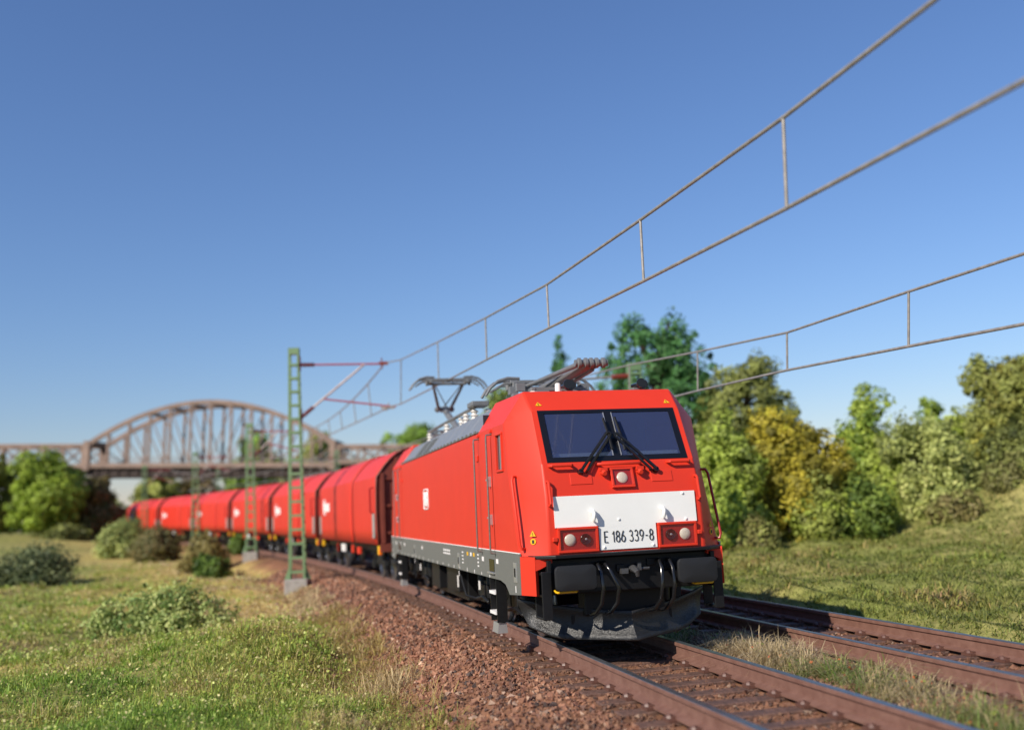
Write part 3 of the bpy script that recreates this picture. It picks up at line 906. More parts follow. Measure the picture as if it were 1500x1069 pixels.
# front ledge, buffer beam, buffers, hoses, steps, plough at both ends
def end_gear(e):
    y_ = lambda y: y if e == 0 else LL - y
    sg = 1 if e == 0 else -1
    MB().prism([(-1.40, y_(0.52), 1.222), (-1.38, y_(0.30), 1.222), (-1.12, y_(0.10), 1.222), (1.12, y_(0.10), 1.222), (1.38, y_(0.30), 1.222), (1.40, y_(0.52), 1.222)], (0, 0, 0.045)).build('front_ledge', 'black', loco, bevel=0.008)
    bb = MB().box((0, y_(0.42), 0.97), (2.35, 0.22, 0.48)).build('buffer_beam', 'black', loco, bevel=0.02)
    for x in (-0.42, -0.15, 0.30, 0.55):
        MB().box((x, y_(0.30), 1.08 + 0.04*math.sin(9*x)), (0.12, 0.05, 0.10)).build('beam_bracket', 'black', bb, bevel=0.01)
    MB().box((0, y_(0.75), 0.62), (1.2, 0.30, 0.46)).build('coupler_pocket', 'black', loco, bevel=0.03)
    for s in (-1, 1):
        ring = []
        hw_, hh_, rr_ = 0.29, 0.165, 0.065
        for (qx, qz, a0) in ((hw_-rr_, hh_-rr_, 0), (-hw_+rr_, hh_-rr_, 90), (-hw_+rr_, -hh_+rr_, 180), (hw_-rr_, -hh_+rr_, 270)):
            for k in range(5):
                a = math.radians(a0 + 22.5*k); ring.append((qx + rr_*math.cos(a), qz + rr_*math.sin(a)))
        pl = MB(); n_ = len(ring)
        lay = [(1.0, 0.055), (1.0, 0.03), (0.96, 0.008), (0.7, -0.006), (0.3, -0.012)]
        vs_ = [(s*0.875 + a*f, y_(d), 0.965 + b*f) for f, d in lay for a, b in ring]
        fs_ = [(i*n_ + k, i*n_ + (k+1) % n_, (i+1)*n_ + (k+1) % n_, (i+1)*n_ + k) for i in range(len(lay) - 1) for k in range(n_)]
        fs_ += [tuple(range(n_)), tuple((len(lay)-1)*n_ + k for k in range(n_))]
        pl.add(vs_, fs_)
        pl.build('buffer_plate', 'buffer', loco, smooth=True)
        MB().lathe((s*0.875, y_(0.06), 0.965), (s*0.875, y_(0.45), 0.965), [(0, 0.085), (0.4, 0.085), (0.42, 0.13), (1, 0.14)], 14).build('buffer_shaft', 'black', loco, smooth=True)
        handle((s*1.13, y_(0.20), 0.80), (s*0.84, y_(0.20), 0.80), (0, -0.10*sg, -0.02), 0.014, 'yellow', 'shunter_handle')
    m = MB()
    m.tube([(0, y_(0.32), 1.02), (0, y_(0.18), 1.03), (0.02, y_(0.10), 0.99), (0.03, y_(0.12), 0.93)], [0.05, 0.05, 0.04, 0.025], 8)
    m.box((-0.12, y_(0.24), 1.0), (0.10, 0.08, 0.07)); m.box((0.10, y_(0.24), 1.05), (0.05, 0.06, 0.10)); m.tube([(0.05, y_(0.26), 1.02), (0.25, y_(0.24), 1.02)], 0.02, 6)
    m.build('coupling_hook', 'hooksteel', loco, smooth=True)
    for x, w in ((-0.52, -0.02), (-0.38, 0.06), (0.36, -0.05), (0.52, -0.03)):
        pts = [(x - w, y_(0.30), 1.12), (x - w*.5, y_(0.20), 1.13), (x + .02, y_(0.10), 1.02), (x + .05 + w, y_(0.06), 0.80), (x + .03 + w, y_(0.10), 0.60), (x + w - .02, y_(0.22), 0.47), (x + w - .05, y_(0.36), 0.44)]
        MB().tube(pts, 0.026, 9).build('brake_hose', 'blackgloss', loco, smooth=True)
    for s in (-1, 1):
        m = MB()
        xi, xo = s*1.17, s*1.31
        m.box(((xi+xo)/2, y_(0.20), 0.74), (abs(xo-xi), 0.035, 0.64))
        m.box(((xi+xo)/2, y_(0.56), 0.74), (abs(xo-xi), 0.035, 0.64))
        for z in (0.44, 0.74, 1.03):
            m.box(((xi+xo)/2, y_(0.38), z), (abs(xo-xi) - .004, 0.322, 0.035))
        m.box((xi + s*0.02, y_(0.35), 1.12), (0.06, 0.3, 0.16))
        m.build('shunter_step', 'black', loco, bevel=0.01)
    # snow plough: curved V
    rows = []
    n = 18
    for j in range(8):
        v = j / 7                      # 0 bottom .. 1 top
        r = []
        for i in range(n + 1):
            a = -1 + 2*i/n
            k = abs(a)
            x = a * (1.30 + 0.13*v)
            topz = 0.45 + 0.05*k + 0.15*k*k
            botz = 0.07 + 0.03*k + 0.16*max(0, k - 0.72)/0.28
            z = botz + (topz - botz)*v
            y = 0.20 + 0.80*k + 0.30*math.sin(v*1.7)*0.75 - 0.10*v*v
            r.append((x, y_(y), z))
        rows.append(r)
    o = MB().grid(rows).build('snow_plough', 'plow', loco, smooth=True)
    so = o.modifiers.new('solid', 'SOLIDIFY'); so.thickness = 0.022; so.offset = 0
    MB().box((0, y_(1.0), 0.34), (1.5, 0.5, 0.12)).build('plough_mount', 'black', loco)
end_gear(0); end_gear(1)

# bogies and wheels
def wheel(x, y, r, parent, mat_tyre='steel'):
    s = 1 if x > 0 else -1
    w = MB().lathe((x - s*0.075, y, r - 0.05), (x + s*0.06, y, r - 0.05), [(0, r + 0.03), (0.18, r + 0.03), (0.30, r), (0.9, r - 0.005), (1, r - 0.03), (0.97, r*0.82), (0.8, r*0.8), (0.8, r*0.4), (1, r*0.3)], 28).build('wheel', mat_tyre, parent, smooth=True)
    MB().lathe((x + s*0.03, y, r - 0.05), (x + s*0.13, y, r - 0.05), [(0, r*0.32), (0.7, r*0.3), (1, r*0.15)], 14).build('hub', 'black', w, smooth=True)
    return w
for cy, axles in ((3.45, (2.25, 4.65)), (LL - 3.45, (LL - 4.65, LL - 2.25))):
    bg = MB()
    for s in (-1, 1):
        bg.box((s*1.05, cy, 0.60), (0.14, 3.3, 0.16))
        bg.box((s*1.05, cy, 0.46), (0.13, 1.0, 0.2))
        for ya in axles:
            bg.box((s*1.10, ya, 0.47), (0.2, 0.36, 0.30))
            bg.lathe((s*1.10, ya + 0.36, 0.40), (s*1.10, ya + 0.36, 0.78), [(0, .09), (.5, .1), (1, .09)], 10)
            bg.lathe((s*1.10, ya - 0.36, 0.40), (s*1.10, ya - 0.36, 0.78), [(0, .09), (.5, .1), (1, .09)], 10)
            bg.tube([(s*1.20, ya - .55, 0.35), (s*1.22, ya - .2, 0.42), (s*1.22, ya + .3, 0.36)], 0.035, 6)
        bg.box((s*1.16, cy + 0.1, 0.62), (0.1, 0.5, 0.34))
        bg.tube([(s*1.18, cy - .7, 0.72), (s*1.24, cy, 0.30), (s*1.18, cy + .8, 0.62)], 0.03, 6)
    b = bg.build('bogie_frame', 'black', loco, bevel=0.012, seg=1)
    for ya in axles:
        for s in (-1, 1): wheel(s*0.755, ya, 0.54, loco)
        MB().tube([(-0.7, ya, 0.49), (0.7, ya, 0.49)], 0.09, 10).build('axle', 'black', loco)
    for s in (-1, 1):
        for k, yy_ in enumerate((cy - 0.95, cy + 1.05)):
            MB().box((s*1.27, yy_, 0.62), (0.02, 0.07, 0.16)).build('bogie_label', 'print', b)
# underfloor transformer, tanks and the cab steps
ut = MB()
ut.box((0, LL/2, 0.52), (2.3, 3.6, 0.62)); ut.box((0, LL/2 + 0.2, 0.24), (1.9, 3.0, 0.14))
for s in (-1, 1):
    ut.box((s*1.22, LL/2 - 1.0, 0.60), (0.16, 1.3, 0.46)); ut.box((s*1.20, LL/2 + 1.1, 0.56), (0.2, 1.0, 0.52))
    ut.tube([(s*1.30, LL/2 - 1.9, 0.72), (s*1.28, LL/2 - 2.3, 0.36), (s*1.1, LL/2 - 2.7, 0.3)], 0.03, 6)
utb = ut.build('underfloor_tank', 'black', loco, bevel=0.02)
for s in (-1, 1):
    MB().box((s*1.31, LL/2 - 1.62, 0.58), (0.02, 0.05, 0.22)).build('tank_label', 'print', utb)
    for e in (0, 1):
        y = 2.36 if e == 0 else LL - 2.36
        m = MB()
        m.box((s*1.42, y - 0.21, 0.55), (0.16, 0.03, 0.66)); m.box((s*1.42, y + 0.21, 0.55), (0.16, 0.03, 0.66))
        m.box((s*1.345, y, 0.55), (0.02, 0.39, 0.66))
        stp = m.build('cab_step', 'black', loco)
        for z in (0.66, 0.36):
            MB().box((s*1.45, y, z), (0.14, 0.385, 0.045)).build('tread', 'print', stp)
        if s < 0: MB().prism([(s*1.36, y - 0.2, 0.21), (s*1.48, y - 0.2, 0.21), (s*1.50, y - 0.2, 0.06), (s*1.34, y - 0.2, 0.06)], (0, 0.36, 0)).build('sand_pipe', 'silver', loco)

# roof equipment -----------------------------------------------------------
def insulator(x, y, z, h=0.28, r=0.075, parent=loco):
    pr = [(0, r*0.7)]
    n = 4
    for k in range(n):
        a = (k + 0.15)/n; b = (k + 0.5)/n; c = (k + 0.85)/n
        pr += [(a, r*0.55), (b, r), (c, r*0.55)]
    pr.append((1, r*0.5))
    return MB().lathe((x, y, z), (x, y, z + h), pr, 12).build('roof_insulator', 'insul', parent, smooth=True)

def pantograph(yb, raised, direction):
    """yb base centre; direction -1: knuckle points to the camera"""
    zb = 3.66
    pg = MB()
    for s in (-1, 1):
        pg.bar((s*0.45, yb - 0.75, zb + 0.24), (s*0.45, yb + 0.75, zb + 0.24), 0.07, 0.06)
    for y in (yb - 0.7, yb, yb + 0.7):
        pg.bar((-0.5, y, zb + 0.24), (0.5, y, zb + 0.24), 0.07, 0.06)
    pg.box((0, yb - direction*0.35, zb + 0.30), (0.35, 0.5, 0.12))
    base = pg.build('pantograph', 'panto', loco, bevel=0.008, seg=1)
    for x in (-0.45, 0.45):
        for y in (yb - 0.7, yb + 0.7):
            insulator(x, y, zb - 0.02, 0.24, 0.075, base)
    cl_ = MB()
    for k, (x_, y_, z_) in enumerate(((-0.62, -0.5, .30), (-0.55, 0.3, .34), (0.58, -0.3, .30), (0.5, 0.5, .36), (-0.2, 0.55, .36), (0.25, -0.6, .34))):
        cl_.box((x_, yb + y_, zb + z_), (0.16, 0.10 + 0.05*(k % 3), 0.14)); cl_.tube([(x_, yb + y_, zb + z_), (x_*0.6, yb + y_*0.5 + 0.3, zb + z_ + 0.08), (x_*0.2, yb + 0.5, zb + z_)], 0.022, 6)
    cl_.build('control_linkage', 'panto', base, bevel=0.01, seg=1)
    piv = Vector((0, yb - direction*0.55, zb + 0.34))
    if raised:
        kn = Vector((-0.05, yb + 1.15, 4.72)); hd = Vector((-0.08, yb + 0.25, 5.42))
    else:
        kn = Vector((0.16, 1.95, 4.14)); hd = Vector((0.0, 4.55, 4.17))
    MB().tube([piv + Vector((-0.22, 0, 0)), piv, piv + Vector((0.22, 0, 0))], 0.08, 10).build('arm_pivot', 'panto', base, smooth=True)
    MB().tube([piv, kn], [0.095, 0.080], 12).build('lower_arm', 'panto', base, smooth=True)
    MB().tube([piv + Vector((0.18, direction*0.2, -0.08)), kn + Vector((0.06, -direction*0.1, -0.10))], 0.025, 8).build('coupling_rod', 'panto', base, smooth=True)
    k = MB()
    for dx in (-0.20, -0.09, 0.0, 0.09, 0.20):
        k.lathe(kn + Vector((dx - 0.035, 0, 0)), kn + Vector((dx + 0.035, 0, 0)), [(0, 0.05), (0.2, 0.085), (0.8, 0.085), (1, 0.05)], 12)
    k.tube([kn + Vector((-0.27, 0, 0)), kn + Vector((0.27, 0, 0))], 0.055, 10)
    k.build('knuckle_joint', 'panto', base, smooth=True)
    ua = MB()
    hw = 0.42 if raised else 0.34
    for s in (-1, 1):
        ua.tube([kn + Vector((s*0.16, 0, 0.0)), hd + Vector((s*hw, 0, -0.10))], [0.045, 0.034], 9)
    ua.tube([kn + Vector((-0.1, 0, 0)).lerp(Vector((0, 0, 0)), 0.2), hd + Vector((hw*0.9, 0, -0.1))], 0.016, 6)
    ua.tube([kn + Vector((0.1, 0, 0)), hd + Vector((-hw*0.9, 0, -0.1))], 0.016, 6)
    ua.tube([hd + Vector((-0.50, 0, -0.10)), hd + Vector((0.50, 0, -0.10))], 0.035, 8)
    ua.build('upper_arm', 'panto', base, smooth=True)
    for dy in (-0.18, 0.18):
        st = MB()
        c = hd + Vector((0, dy, 0))
        st.bar(c + Vector((-0.58, 0, 0)), c + Vector((0.58, 0, 0)), 0.07, 0.06)
        st.build('contact_strip', 'panto', base, bevel=0.008, seg=1)
        for s in (-1, 1):
            MB().tube([c + Vector((s*0.40, 0, 0.06)), c + Vector((s*0.62, 0, 0.07)), c + Vector((s*0.80, 0, 0.02)), c + Vector((s*0.95, 0, -0.10)), c + Vector((s*1.04, 0, -0.24))], [0.028, 0.03, 0.03, 0.028, 0.026], 8).build('horn', 'panto', base, smooth=True)
            MB().tube([c + Vector((s*0.45, 0, -0.02)), c + Vector((s*0.70, 0, -0.03)), c + Vector((s*0.88, 0, -0.14))], 0.022, 7).build('horn_brace', 'panto', base, smooth=True)
    for s in (-1, 1):
        m = MB(); m.box(hd + Vector((s*0.50, 0, -0.05)), (0.09, 0.5, 0.10)); m.lathe(hd + Vector((s*0.58, 0, -0.14)), hd + Vector((s*0.58, 0, 0.02)), [(0, .045), (1, .045)], 10)
        m.build('spring_box', 'panto', base, bevel=0.01, seg=1)
    return base
pantograph(4.0, False, -1)
pantograph(LL - 4.0 + 1.2, True, 1)
# roof bus bars with insulators
for (x, y) in ((-0.85, 12.0), (-0.85, 9.5), (-0.80, 7.95), (-0.85, 7.2), (-0.85, 6.35), (-0.6, 6.2), (0.85, 9.5), (0.85, 6.3), (0.4, 8.6)):
    insulator(x, y, 3.585, 0.30, 0.09)
MB().tube([(-0.85, 6.2, 3.93), (-0.85, 8.0, 3.93), (-0.85, 9.6, 3.93), (-0.85, 12.1, 3.93), (-0.75, 12.8, 4.0)], 0.04, 8).build('roof_bus_bar', 'panto', loco, smooth=True)
MB().tube([(0.85, 6.2, 3.93), (0.85, 9.6, 3.93)], 0.04, 8).build('roof_bus_bar', 'panto', loco, smooth=True)
m = MB(); m.box((-0.78, 6.3, 3.98), (0.35, 0.5, 0.10)); m.lathe((-0.9, 6.6, 3.98), (-0.6, 6.2, 4.0), [(0, .06), (1, .05)], 8)
m.build('circuit_breaker', 'panto', loco, bevel=0.02)
MB().box((0.3, 10.3, 3.72), (1.1, 1.5, 0.26)).build('roof_cooler', 'roof', loco, bevel=0.03)
MB().box((0.0, 7.6, 3.66), (0.9, 1.2, 0.16)).build('roof_box', 'roof', loco, bevel=0.03)
# cab roof fittings
for x in (-0.34, 0.86):
    for dx, dy in ((0, 0), (0.10, 0.16)):
        MB().lathe((x + dx, 1.62 + dy, 3.77), (x + dx, 2.02 + dy, 3.77), [(0, 0.072), (0.05, 0.075), (0.25, 0.04), (0.5, 0.028), (1, 0.03)], 14).build('roof_horn', 'blackgloss', loco, smooth=True)
    MB().box((x + 0.05, 1.95, 3.68), (0.2, 0.18, 0.09)).build('horn_base', 'panto', loco, bevel=0.01)
MB().lathe((-0.47, 1.75, 3.62), (-0.47, 1.75, 3.80), [(0, 0.05), (0.9, 0.045), (1, 0.03)], 12).build('aerial_post', 'insul', loco, smooth=True)
for x, y in ((-0.9, 2.55), (-0.6, 2.2)):
    MB().box((x, y, 3.70), (0.22, 0.12, 0.08)).build('roof_bracket', 'panto', loco, bevel=0.01)
MB().prism([(-0.28, 2.9, 3.66), (0.62, 2.9, 3.66), (0.40, 2.9, 3.78), (0.15, 2.9, 3.84), (-0.12, 2.9, 3.78)], (0, 0.4, 0)).build('roof_fairing', 'panto', loco, bevel=0.015)

# ------------------------------------------------------------------ freight wagons
WL = 14.07
HOOD = [(1.41, 1.06), (1.445, 1.5), (1.455, 2.1), (1.445, 2.7), (1.425, 3.05), (1.20, 3.36), (0.98, 3.60), (0.74, 3.78), (0.40, 3.91), (0.0, 3.95)]
def hood_rows(y0, y1, n, grow=0.0, sag=0.012):
    prof = [(-w - grow if w > 0 else 0, z + (grow if z > 3 else 0)) for w, z in HOOD] + [((w + grow), z + (grow if z > 3 else 0)) for w, z in HOOD[::-1][1:]]
    rows = []
    for i in range(n + 1):
        y = y0 + (y1 - y0)*i/n
        d = sag * (0.5 - 0.5*math.cos(2*math.pi*i/4.0))
        rows.append([(x*(1 - d*0.35), y, z - (d if z > 3.3 else 0)) for x, z in prof])
    return rows
def make_wagon():
    w = thing('freight_wagon', '', 'freight wagon')
    y0, y1 = 0.72, WL - 0.72
    ym = y0 + 4.35
    for a, b, g in ((y0, ym + 0.06, 0.0), (ym - 0.02, y1, 0.022)):
        o = MB().grid(hood_rows(a, b, int((b-a)/0.5), g)).build('hood', 'tarp', w, smooth=True, sharp=0.45)
        so = o.modifiers.new('solid', 'SOLIDIFY'); so.thickness = 0.025; so.offset = -1
    # dark end lip of the wider hood
    rows = hood_rows(ym - 0.045, ym - 0.022, 1, 0.018, 0)
    sm = MB().grid(rows).build('hood_seam', 'darkred', w, smooth=True)
    for e in (0, 1):
        ye = (lambda y: y) if e == 0 else (lambda y: WL - y)
        prof = [(-wd + 0.06 if wd > 0 else 0, z - 0.04) for wd, z in HOOD] + [(wd - 0.06, z - 0.04) for wd, z in HOOD[::-1][1:]]
        wall = MB().prism([(x, ye(0.70), z) for x, z in prof], (0, 0.05 if e == 0 else -0.05, 0)).build('end_wall', 'rust_end', w)
        for x in (-1.25, -0.8, -0.3, 0.3, 0.8, 1.25):
            top = float(np.interp(abs(x), [p[0] for p in HOOD[::-1]], [p[1] for p in HOOD[::-1]])) - 0.12
            MB().box((x, ye(0.645), (1.1 + top)/2), (0.09, 0.10, top - 1.1)).build('wall_rib', 'rust_end', wall)
        for z in (1.4, 2.2, 3.0):
            MB().box((0, ye(0.668), z), (2.5, 0.06, 0.08)).build('wall_rail', 'rust_end', wall)
        fl = hood_rows(ye(0.735), ye(0.66), 1, 0.012, 0)
        o = MB().grid(fl).build('end_flange', 'rust_end', w, smooth=True)
        so = o.modifiers.new('solid', 'SOLIDIFY'); so.thickness = 0.05; so.offset = -1
        MB().box((0, ye(0.72), 0.97), (2.7, 0.22, 0.24)).build('headstock', 'rust_end', w)
        for s in (-1, 1):
            MB().lathe((s*0.875, ye(0.62), 1.0), (s*0.875, ye(0.08), 1.0), [(0, .14), (.45, .14), (.46, .09), (.88, .09), (.9, .22), (1, .22)], 12).build('buffer', 'black', w, smooth=True)
            MB().tube([(s*1.45, ye(1.05), 2.75), (s*1.56, ye(1.05), 2.73), (s*1.56, ye(1.05), 2.02), (s*1.45, ye(1.05), 2.0)], 0.03, 7).build('hood_handle', 'darkred', w, smooth=True)
            MB().box((s*1.475, ye(1.02), 1.62), (0.02, 0.34, 0.72)).build('data_panel', 'concrete', w)
            MB().box((s*1.34, ye(0.86), 0.90), (0.10, 0.16, 0.26)).build('lashing_lever', 'yellow', w, bevel=0.02)
            MB().box((s*1.34, ye(0.74), 0.84), (0.09, 0.06, 0.16)).build('lever_grip', 'orange', w, bevel=0.015)
        # bogie
        cy = ye(2.35)
        bg = MB()
        for s in (-1, 1):
            bg.box((s*1.0, cy, 0.48), (0.12, 2.3, 0.16)); bg.box((s*1.0, cy, 0.60), (0.14, 0.7, 0.26))
            for dy in (-0.9, 0.9): bg.box((s*1.02, cy + dy, 0.42), (0.18, 0.3, 0.28))
        bf = bg.build('bogie_frame', 'black', w, bevel=0.02, seg=1)
        for dy in (-0.9, 0.9):
            for s in (-1, 1):
                MB().lathe((s*0.69, cy + dy, 0.41), (s*0.82, cy + dy, 0.41), [(0, .49), (.2, .49), (.3, .46), (1, .455), (1, .36), (.8, .34)], 18).build('wheel', 'steel', w, smooth=True)
    uf = MB()
    uf.box((0, WL/2, 0.92), (2.3, WL - 1.7, 0.16)); uf.box((0, WL/2, 0.72), (0.5, WL - 2.4, 0.3))
    uf.build('underframe', 'black', w)
    for s in (-1, 1):
        MB().box((s*1.30, WL/2 - 2.3, 0.80), (0.06, 0.55, 0.22)).build('brake_plate', 'red', w)
        MB().box((s*1.30, WL/2 - 1.0, 0.82), (0.05, 0.30, 0.26)).build('brake_plate', 'red', w)
        MB().box((s*1.31, WL/2 + 1.0, 0.82), (0.05, 0.8, 0.26)).build('inscription_plate', 'print', w)
        MB().lathe((s*1.30, WL/2 + 2.2, 0.80), (s*1.36, WL/2 + 2.2, 0.80), [(0, .16), (1, .16)], 14).build('hand_wheel', 'red', w)
        # logo box and name on the hood
        lg = MB()
        sgn = 1 if s < 0 else -1
        yc, zc = (WL - 2.35) if s < 0 else 6.3, 2.32
        Pz = lambda a, b: (s*1.487, yc - sgn*a, zc + b)
        hw, hh = 0.24, 0.29
        lg.tube([Pz(-hw, -hh), Pz(hw, -hh), Pz(hw, hh), Pz(-hw, hh), Pz(-hw, -hh)], 0.022, 5)
        lettering(lg, 'DB', Pz(-0.17, -0.17), (0, -sgn, 0), (0, 0, 1), 0.34, 0.020, gap=0.16, squeeze=0.78)
        lettering(lg, 'SCHENKER', Pz(0.34, -0.17), (0, -sgn, 0), (0, 0, 1), 0.30, 0.018, gap=0.16, squeeze=0.62)
        lg.build('company_lettering', 'print', w)
    return w
wag = make_wagon()
WLAB = ['red covered freight wagon coupled directly behind the locomotive', 'red covered freight wagon, second behind the locomotive',
        'red covered freight wagon, third behind the locomotive, left of the tall near mast', 'red covered freight wagon, fourth behind the locomotive',
        'red covered freight wagon, fifth behind the locomotive, beyond the third mast', 'rearmost visible red covered wagon at the far end of the train']
for i in range(6):
    o = wag if i == 0 else copy_tree(wag)
    s0 = 15.59 + 0.70 + WL*i
    a, b = path(s0 + 2.35), path(s0 + WL - 2.35)
    d = Vector((b[0]-a[0], b[1]-a[1], 0)).normalized()
    c = Vector(((a[0]+b[0])/2, (a[1]+b[1])/2, 0)) - d*(WL/2)
    o.location = (c.x, c.y, float(trackz(s0 + WL/2)))
    za, zb_ = float(trackz(s0 + 2.35)), float(trackz(s0 + WL - 2.35))
    o.location.z = za - (zb_ - za) * 2.35 / (WL - 4.7) + 0.02
    o.rotation_euler = (math.asin((zb_ - za) / (WL - 4.7)), 0, math.atan2(-d.x, d.y))
    tag(o, WLAB[i], 'freight wagon', 'red covered wagons of the train')

# ------------------------------------------------------------------ catenary masts
def gz1(x, y): return float(ground([x], [y])[0][0])
def make_mast(x, y, rz, top, label, arm=0.0, side=1, zc=5.76, zm=7.45, w0=0.52, w1=0.31):
    zg = gz1(x, y)
    t = thing('catenary_mast', label, 'mast', (x, y, zg), rz, 'green lattice catenary masts')
    H = top - zg
    MB().box((0, 0, 0.10), (0.82, 0.75, 0.62)).build('footing', 'concrete', t, bevel=0.03)
    zf = 0.41
    dpt = 0.26
    def wz(z): return (w0 + (w1 - w0)*(z - zf)/(H - zf))/2
    for sx in (-1, 1):
        for sy in (-1, 1):
            MB().bar((sx*wz(zf), sy*dpt/2, zf), (sx*wz(H), sy*dpt/2*0.8, H), 0.075, 0.045, up=(0, 1, 0)).build('leg', 'mast', t)
        MB().prism([(sx*wz(zf), -0.02, zf + 0.55), (sx*(wz(zf) + 0.22), -0.02, zf), (sx*wz(zf), -0.02, zf)], (0, 0.04, 0)).build('foot_gusset', 'mast', t)
    z = zf + 0.25
    while z < H - 0.15:
        for sy in (-1, 1):
            MB().box((0, sy*(dpt/2 + 0.012), z), (2*wz(z) + 0.05, 0.03, 0.085)).build('rung', 'mast', t)
        z += 0.50
    MB().box((0, 0, H - 0.12), (2*wz(H) + 0.08, dpt, 0.24)).build('head_plate', 'mast', t)
    if arm:
        zM, zC = zm - zg, zc - zg
        x0 = side*(wz(zM) + 0.03)
        xC = side*(wz(zC) + 0.03)
        def ins(a, b, name='insulator'):
            pr = []
            for k in range(7): pr += [(k/7 + .01, .05), (k/7 + .07, .10), (k/7 + .13, .05)]
            MB().lathe(a, b, pr, 10).build(name, 'insbrown', t, smooth=True)
        MB().box((x0, 0, zM + 0.05), (0.08, 0.22, 0.5)).build('bracket_clamp', 'insbrown' if side > 0 else 'mast', t)
        MB().box((xC, 0, zC - 0.15), (0.08, 0.22, 0.5)).build('bracket_clamp', 'insbrown', t)
        ins((x0, 0, zM), (x0 + side*0.55, 0, zM - 0.02))
        MB().tube([(x0 + side*0.5, 0, zM - 0.02), (side*arm, 0, zM - 0.10)], 0.035, 8).build('top_tube', 'armred' if side > 0 else 'wire', t, smooth=True)
        a = Vector((xC, 0, zC - 0.22)); b = Vector((side*(arm - 0.75), 0, zM - 0.08))
        d = (b - a).normalized()
        ins(a, a + d*0.6)
        MB().tube([a + d*0.55, b], 0.040, 8).build('diagonal_tube', 'armpaint', t, smooth=True)
        k = a + d*1.05
        MB().tube([k, (side*(arm + 0.35), 0, zC + 0.02)], 0.032, 8).build('steady_tube', 'armred' if side > 0 else 'wire', t, smooth=True)
        c1 = MB(); c1.box((side*(arm - .05), 0, zM - 0.08), (0.35, 0.08, 0.12)); c1.tube([(side*(arm - .12), 0, zM - .3), (side*(arm - .12), 0, zM + .12)], .025, 6)
        c1.build('wire_clamp', 'insbrown', t)
        c2 = MB(); c2.box((side*(arm + .05), 0, zC), (0.5, 0.07, 0.09)); c2.tube([(side*(arm), 0, zC - .12), (side*(arm + .1), 0, zC + .18)], .025, 6)
        c2.build('wire_clamp', 'wire', t)
    return t
make_mast(-8.05, 36.2, 0.02, 8.15, 'tall near green lattice mast in front of the second wagon', 3.35, 1, 5.78, 7.52)
make_mast(-15.3, 57.0, 0.10, 7.45, 'second green lattice mast, standing before the third wagon', 2.35, 1, 5.75, 7.0)
make_mast(-25.0, 77.2, 0.20, 7.35, 'third green lattice mast, rising above a yellowish shrub', 2.3, 1, 5.8, 7.0)
make_mast(-35.8, 95.5, 0.28, 7.6, 'farthest green lattice mast before the last wagons', 2.3, 1, 5.9, 7.2)
make_mast(3.75, 30.2, 0.18, 6.15, 'green lattice mast of the second track, behind the locomotive roof', 2.6, -1, 4.35, 5.75)
make_mast(-15.2, 84.0, 0.20, 7.4, 'green lattice mast seen over the roof of the first wagon', 3.0, -1, 5.2, 6.8)
make_mast(-35.5, 118.0, 0.34, 8.2, 'faint green mast on the far side of the train under the bridge', 3.0, -1, 5.7, 7.4)

def loco_pt(u, y, z):
    return Vector((X0 + math.cos(TH0)*u - math.sin(TH0)*y, Y0 + math.sin(TH0)*u + math.cos(TH0)*y, z))
def span(mess, cont, drops, label, r=0.022):
    """mess / cont: lists of points; drops: list of (point on messenger, point on contact wire)"""
    o = Vector((cont[0][0], cont[0][1], cont[0][2]))
    t = thing('overhead_wire', label, 'overhead wire', o, 0, 'catenary spans')
    MB().tube([Vector(p) - o for p in mess], r, 8).build('messenger_wire', 'wire', t, smooth=True)
    MB().tube([Vector(p) - o for p in cont], r*1.05, 8).build('contact_wire', 'wire', t, smooth=True)
    for a, b in drops:
        MB().tube([Vector(a) - o + Vector((0, 0, r*0.8)), Vector(b) - o - Vector((0, 0, r*0.8))], r*0.88, 7).build('dropper', 'wire', t, smooth=True)
    return t
C1 = [loco_pt(*p) for p in ((-0.60, 23.59, 5.80), (-0.35, 21.2, 5.66), (-0.10, 14.75, 5.48), (0.0, 8.81, 5.27), (0.0, 3.67, 5.03), (0.10, -0.64, 4.86), (0.16, -4.34, 4.72), (0.22, -7.45, 4.65), (0.26, -12.0, 4.62))]
M1 = [loco_pt(*p) for p in ((-0.60, 22.8, 7.36), (-0.35, 20.8, 7.15), (-0.10, 14.7, 6.70), (0.0, 8.76, 6.22), (0.0, 3.66, 5.81), (0.10, -0.67, 5.70), (0.16, -4.43, 5.62), (0.22, -6.66, 5.66), (0.26, -12.0, 5.9))]
span(M1, C1, list(zip(M1, C1))[1:7] + [(M1[8].lerp(M1[7], .5), C1[8].lerp(C1[7], .3))], 'near overhead wire pair with droppers above the locomotive, running to the upper right')
def span_between(a_m, a_c, b_m, b_c, n, sag, label, r=0.026):
    a_m, a_c, b_m, b_c = map(Vector, (a_m, a_c, b_m, b_c))
    N = 2*(n + 1)
    mess = []; cont = []
    for i in range(N + 1):
        f = i/N
        mess.append(a_m.lerp(b_m, f) - Vector((0, 0, sag*4*f*(1-f)))); cont.append(a_c.lerp(b_c, f))
    return span(mess, cont, [(mess[2*k], cont[2*k]) for k in range(1, n + 1)], label, r)
AE = []
for (x, y, rz, arm, zc, zm) in ((-8.05, 36.2, 0.02, 3.35, 5.78, 7.45), (-15.3, 57.0, 0.10, 2.35, 5.75, 6.92), (-25.0, 77.2, 0.20, 2.3, 5.8, 6.92), (-35.8, 95.5, 0.28, 2.3, 5.9, 7.12)):
    AE.append((Vector((x + math.cos(rz)*arm, y + math.sin(rz)*arm, zm)), Vector((x + math.cos(rz)*(arm + .1), y + math.sin(rz)*arm, zc))))
